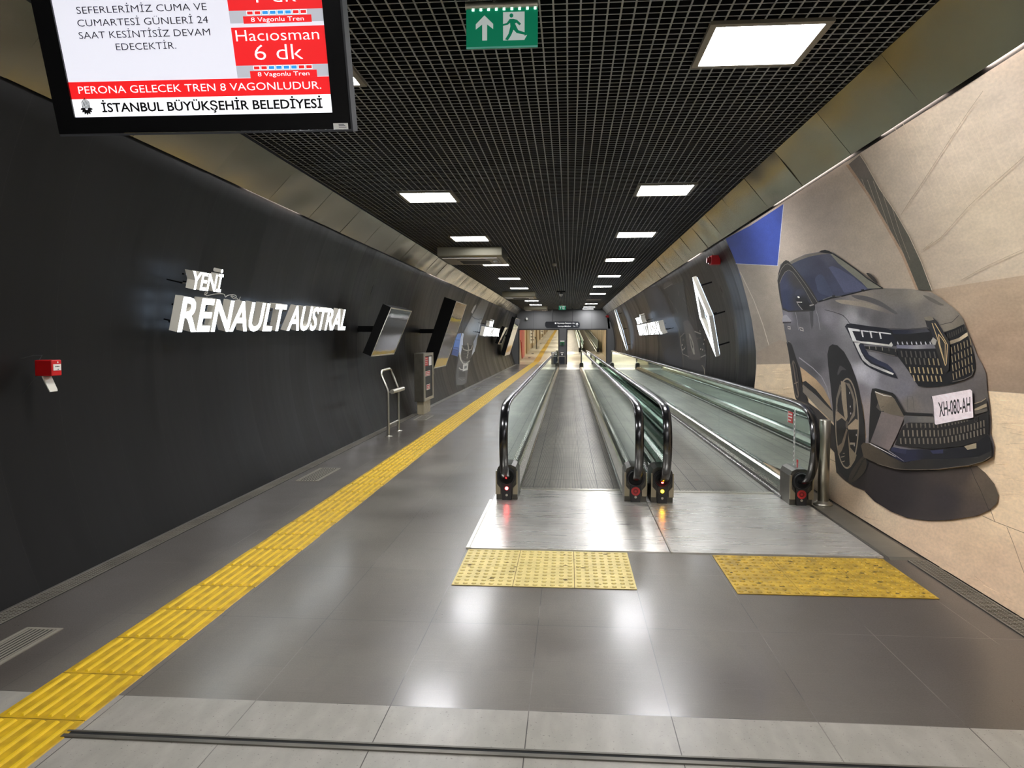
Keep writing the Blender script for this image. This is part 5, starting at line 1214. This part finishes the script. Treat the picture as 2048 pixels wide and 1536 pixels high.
            mb = LB(); rg = [[M @ Vector((r * math.cos(t), 0.245 + r * math.sin(t), z)) for t in [k * math.pi / 14 for k in range(28)]] for r, z in ((0.080, 0.0), (0.078, 0.018), (0.068, 0.018), (0.062, 0.002))]; mb.sweep(rg, 0, caps=False); mb.prism([(0.064 * math.cos(k * math.pi / 12), 0.245 + 0.064 * math.sin(k * math.pi / 12)) for k in range(24)], M @ T(0, 0, 0.0005), 0.001, 1)
            mb.build('inlet_ring', [BLACKP, DARKIN], nw)
            for q in (-1, 1):
                mb = LB(); mb.prism([(q * 0.108, 0.07), (q * 0.062, 0.07), (q * 0.060, 0.13), (q * 0.095, 0.17), (q * 0.096, 0.30), (q * 0.108, 0.30)][::q], M @ T(0, 0, -0.03), 0.036); mb.build('side_bracket', GREYM, nw)
            mb = LB(); mb.prism(arc(0, 0.060, 0.012, 0.012, 0, 2 * math.pi, 14)[:-1], M, 0.004); mb.build('key_switch', STEEL, nw)
            kind = lamps[0] if side == 'l' else lamps[1]
            if kind == 'sticker':
                mb = LB(); mb.prism(arc(0, 0.118, 0.043, 0.043, 0, 2 * math.pi, 24)[:-1], M, 0.0015, 0); mb.prism(arc(0, 0.118, 0.025, 0.025, 0, 2 * math.pi, 20)[:-1], M, 0.0022, 1); mb.prism(arc(0, 0.118, 0.011, 0.011, 0, 2 * math.pi, 14)[:-1], M, 0.003, 0); mb.build('round_sticker', [STICK, REDD], nw)
            else:
                mb = LB(); mb.prism(arc(0, 0.128, 0.016, 0.016, 0, 2 * math.pi, 16)[:-1], M, 0.006); mb.build('signal_lamp', LAMP_Y if kind == 'amber' else LAMP_R, nw)
                if kind == 'amber': mb = LB(); mb.prism(arc(0.0, 0.215, 0.012, 0.010, 0, 2 * math.pi, 14)[:-1], M @ T(0, 0, 0.002), 0.004); mb.build('signal_lamp', LAMP_R, nw)
    if stickers:
        mb = LB(); mb.box(0.768, 0.797, ya + 0.5, yb - 0.5, 0.0, 0.13); mb.build('gap_cover', DULLSTEEL, root)
        x = xr - 0.006
        def stk(name, y0_, y1_, z0_, z1_, mats, rows, vertical=False):
            mb = LB(); mb.box(x - 0.0016, x, y0_, y1_, z0_, z1_, 0)
            for q in rows: mb.box(x - 0.002, x - 0.0016, y0_ + (y1_ - y0_) * q[0], y0_ + (y1_ - y0_) * q[1], z0_ + (z1_ - z0_) * q[2], z0_ + (z1_ - z0_) * q[3], 1)
            mb.build(name, mats, root)
        stk('warning_sticker', 7.47, 7.63, 0.76, 0.87, [RED, WHITE], [(0.08, 0.82, 0.72, 0.84), (0.08, 0.85, 0.45, 0.57), (0.3, 0.85, 0.16, 0.28), (0.90, 1.0, 0.0, 1.0)])
        stk('tape_sticker', 7.385, 7.420, 0.31, 0.90, [WHITE, BLACK], [(0.3, 0.7, 0.03 + k * 0.075, 0.03 + k * 0.075 + 0.045) for k in range(13)])
        stk('arrow_sticker', 7.27, 7.31, 0.26, 0.43, [RED, WHITE], [(0.3, 0.7, 0.12, 0.2), (0.4, 0.6, 0.35, 0.85)])
    return root
walkway(-0.605, 0.653, 5.50, 7.10, 38.6, 40.8, -0.745, 0.760, 'moving walkway with glass sides next to the yellow strip, single red lamp at its newel', lamps=('red', 'sticker'))
walkway(0.905, 2.215, 5.50, 7.07, 38.6, 40.8, 0.764, 2.300, 'moving walkway with glass sides nearest the mural, red stickers on its outer glass pane', lamps=('amber', 'sticker'), stickers=True)
# metal cover between the two balustrades and steel ramp sheet along the right wall
mb = MB(); mb.add([(2.325, 5.455, 0.0), (2.545, 5.455, 0.0), (2.545, 5.50, 0.012), (2.325, 5.50, 0.012), (2.325, 40, 0.012), (2.545, 40, 0.012)], [(0, 1, 2, 3), (3, 2, 5, 4)]); mb.box(2.327, 2.543, 5.5, 40, 0.0, 0.0115)
tag(mb.build('side_plate', SHEET), 'flat grey metal plate on the floor between landing plate and mural, under the bollard', 'floor plate')
mb = MB(); mb.box(-0.775, -0.748, 5.50, 7.2, 0.0, 0.013); tag(mb.build('edge_profile', STEEL), 'shiny bent aluminium edge strip along the landing plate beside the dark tiles', 'floor strip')
r = thing('bollard', (2.43, 7.2, 0.012), 'stainless steel bollard standing before the mural beside the walkway newel', 'bollard'); mb = MB()
mb.lathe([(0.0, 0.03), (0.051, 0.03), (0.051, 0.812), (0.049, 0.816), (0.0, 0.816)], (2.43, 7.2, 0.012), 28); mb.build('post', STEEL, r)
mb = MB(); mb.lathe([(0.0, 0.0), (0.088, 0.0), (0.088, 0.010), (0.082, 0.022), (0.064, 0.026), (0.058, 0.040), (0.0, 0.040)], (2.43, 7.2, 0.012), 28); mb.build('base_flange', STEEL, r)

# ------------------------------------------------------------------ end of the hall: direction sign, bins, call points
NAVY = mat('sign_navy', (34, 38, 48), 0.4); SIGNW = mat('sign_white', (236, 236, 236), 0.4, emit=(236, 236, 236), power=0.5)
r = thing('direction_sign', (-0.4, 44.0, 2.22), 'dark hexagonal direction sign with white text hanging before the end wall', 'direction sign')
mb = MB(); M = frame((-1.42, 44.0, 2.215), (1, 0, 0), (0, 0, 1)); mb.prism([(0.10, 0), (1.98, 0), (2.06, 0.10), (2.06, 0.28), (1.96, 0.385), (0.06, 0.385), (0.0, 0.28), (0.0, 0.13)], M @ T(0, 0, -0.05), 0.05); mb.build('panel', NAVY, r)
mb = MB(); put_text(mb, 'Gayrettepe İstasyonu', M @ T(0.72, 0.255, 0.002), 0.84, 0.075, 0, 0.012); put_text(mb, '80m', M @ T(1.62, 0.255, 0.002), 0.16, 0.06, 0); put_text(mb, 'Esentepe Mahallesi', M @ T(0.76, 0.075, 0.002), 0.76, 0.075, 0, 0.012); put_text(mb, '70m', M @ T(1.66, 0.075, 0.002), 0.13, 0.06, 0)
mb.prism([(0.58, 0.245), (0.67, 0.245), (0.67, 0.335), (0.58, 0.335)], M, 0.003, 0); mb.prism([(1.89, 0.31), (1.97, 0.22), (1.935, 0.215), (1.90, 0.25), (1.90, 0.09), (1.88, 0.09), (1.88, 0.25), (1.845, 0.215), (1.81, 0.22)], M, 0.003, 0); mb.build('lettering', SIGNW, r)
for x in (-1.0, 0.2): mb = MB(); mb.tube([(x, 43.97, 2.59), (x, 43.97, 3.43)], 0.012, 8); mb.build('hanger_rod', DARKG, r)
def bin_(x, label):
    r = thing('waste_bin', (x, 45.3, 0), label, 'bin', 'two bins by the middle post'); w = 0.19
    mb = MB(); mb.box(x - w + 0.03, x + w - 0.03, 45.2, 45.5, 0.06, 0.50); mb.build('bag_body', NAVY, r)
    mb = MB()
    for q in (-w, w): mb.tube([(x + q, 45.18, 0.0), (x + q, 45.18, 0.53)], 0.016, 8)
    mb.box(x - w, x + w, 45.17, 45.52, 0.50, 0.53); mb.build('metal_frame', STEEL, r)
    mb = MB(); mb.box(x - 0.12, x + 0.12, 45.5, 45.52, 0.53, 0.78, 0); mb.box(x - 0.09, x + 0.09, 45.494, 45.4995, 0.70, 0.76, 1); mb.box(x - 0.05, x + 0.05, 45.494, 45.4995, 0.58, 0.66, 1); mb.build('notice', [DARKG, WHITE], r)
bin_(-0.96, 'dark waste bin with white label left of the middle post of the end wall'); bin_(-0.42, 'dark waste bin with white label against the middle post of the end wall')
GRN = mat('green_box', (18, 120, 60), 0.4)
r = thing('call_button', (-0.4, 45.88, 1.3), 'green emergency release box with white header on the middle post of the end wall', 'call point')
mb = MB(); mb.box(-0.52, -0.30, 45.86, 45.899, 1.18, 1.40, 0); mb.box(-0.47, -0.35, 45.850, 45.8599, 1.22, 1.34, 1); mb.build('box', [GRN, DARKG], r)
mb = MB(); mb.box(-0.54, -0.28, 45.86, 45.899, 1.401, 1.47); mb.build('header_label', WHITE, r)

# ------------------------------------------------------------------ corridor rising beyond the portal
def zr(y): return max(0.0, SLOPE * (y - RAMP0))
mb = MB(); mb.quad((-3.75, 50, 0), (2.95, 50, 0), (2.95, 140, zr(140)), (-3.75, 140, zr(140))); CREAM = mat('ramp_tiles', (204, 199, 184), 0.45, noise=((2, 0.5, 2), 0.06)); struct(mb.build('floor', CREAM))
TAN = mat('ramp_wall', (186, 168, 136), 0.5, noise=((0.3, 0.35, 0.3), 0.25)); TAN2 = mat('ramp_wall_right', (190, 174, 144), 0.5, noise=((0.3, 0.5, 0.3), 0.3))
def ramp_wall(name, x, m):
    mb = MB(); s = 1 if x > 0 else -1
    V = [(xx, y, zr(y) + dz) for y in (46.5, RAMP0, 140) for xx in (x, x + s * 0.12) for dz in (0.0, 3.2)]
    F = []
    for k in (0, 4): F += [(k, k + 1, k + 5, k + 4), (k + 2, k + 6, k + 7, k + 3), (k + 1, k + 3, k + 7, k + 5)]
    mb.add(V, F)
    return struct(mb.build(name, m))
# walls follow the slope from RAMP0 on; the short level piece is covered by the portal
ramp_wall('wall_left', -3.42, TAN); ramp_wall('wall_right', 2.72, TAN2)
mb = MB(); mb.quad((-3.6, 46.5, 3.2), (2.8, 46.5, 3.2), (2.8, 140, 3.2 + zr(140)), (-3.6, 140, 3.2 + zr(140))); mb.quad((-3.7, 140, 3), (2.9, 140, 3), (2.9, 140, 7.2), (-3.7, 140, 7.2)); struct(mb.build('ceiling', CREAM))
for k in range(11):
    y = 49.5 + k * 8; r = thing('ceiling_light', (-0.4, y, 3.1 + zr(y)), 'bright ceiling panel of the cream corridor beyond the end wall, hidden above the opening', 'ceiling light', 'ceiling panels beyond the end wall')
    mb = MB(); mb.box(-1.3, 0.5, y - 0.4, y + 0.4, 3.02 + zr(y), 3.06 + zr(y)); mb.build('diffuser', LAMPFAR, r)
guide_strip('guide_strip', 50.0, 130, zr, 'yellow tactile strip climbing the cream corridor floor beyond the left opening')
walkway(-0.30 + 0.0, 0.92, 58.5, 61.5, 128, 129, -0.45, 1.03, 'distant rising moving walkway seen through the right opening, next to the middle post', zf=lambda y: zr(y) + 0.004, simple=True, group='distant moving walkways')
walkway(1.20, 2.40, 58.5, 61.5, 128, 129, 1.06, 2.50, 'distant rising moving walkway seen through the right opening, next to the painted wall', zf=lambda y: zr(y) + 0.004, simple=True, group='distant moving walkways')
mb = MB(); mb.add([(x, y, z) for x in (-3.415, -3.36) for y, z in ((53.6, zr(53.6)), (56.2, zr(56.2)), (56.2, 3.2), (49.2, 3.1), (49.4, 2.2), (50.6, 1.55), (52.4, 1.35))], [(7, 8, 9, 10, 11, 12, 13), (6, 5, 4, 3, 2, 1, 0)] + [(i, (i + 1) % 7, 7 + (i + 1) % 7, 7 + i) for i in range(7)])
tag(mb.build('red_panel', RED), 'tall red wall panel with curved lower edge just inside the left opening', 'wall panel')
PST = mat('poster_paper', (226, 222, 212), 0.4); INK = mat('poster_ink', (112, 108, 104), 0.5)
for k, (y0_, y1_, lab) in enumerate(((64.0, 72.0, 'white poster with dark script on the tan corridor wall, closest to the red panel'), (88, 98, 'second white poster with script farther up the tan corridor wall'), (110, 122, 'last small white poster high up on the tan corridor wall'))):
    mb = MB(); zc = zr((y0_ + y1_) / 2); mb.box(-3.415, -3.36, y0_, y1_, zc + 0.45, zc + 2.5, 0)
    for q in range(6): mb.box(-3.36, -3.355, y0_ + 1.2, y1_ - 1.0 - (q % 3), zc + 0.7 + q * 0.28, zc + 0.82 + q * 0.28, 1)
    tag(mb.build('poster', [PST, INK]), lab, 'poster')
mb = MB(); y = 67.0; z = zr(y); x = -2.95
mb.tube([(x, y, z), (x, y, z + 0.75), (x - 0.12, y, z + 1.05), (x - 0.12, y + 0.7, z + 1.08), (x, y + 0.7, z + 0.78), (x, y + 0.7, z + 0.03)], 0.03, 8); tag(mb.build('leaning_rail', DULLSTEEL), 'distant steel leaning rail beside the yellow strip beyond the left opening', 'leaning rail')
for k, y in enumerate((54.0, 59.0, 66.0, 76.0)):
    z = zr(y); mb = MB(); mb.add([(-3.0, y, zr(y) + 0.006), (-2.82, y, zr(y) + 0.006), (-2.82, y + 0.9, zr(y + 0.9) + 0.006), (-3.0, y + 0.9, zr(y + 0.9) + 0.006)], [(0, 1, 2, 3)])
    tag(mb.build('floor_vent', DARKG), 'dark floor vent in the cream corridor, %s beyond the left opening' % ORD[k], 'floor vent', 'floor vents beyond the end wall')
for k in range(7):      # upright mouldings on the corridor walls
    y = 60 + k * 9.0; mb = MB(); mb.box(-3.415, -3.33, y - 1.1, y - 0.2, zr(y), zr(y) + 3.0); struct(mb.build('trim_%d' % (7 + k), mat('moulding', (150, 126, 90), 0.5)))
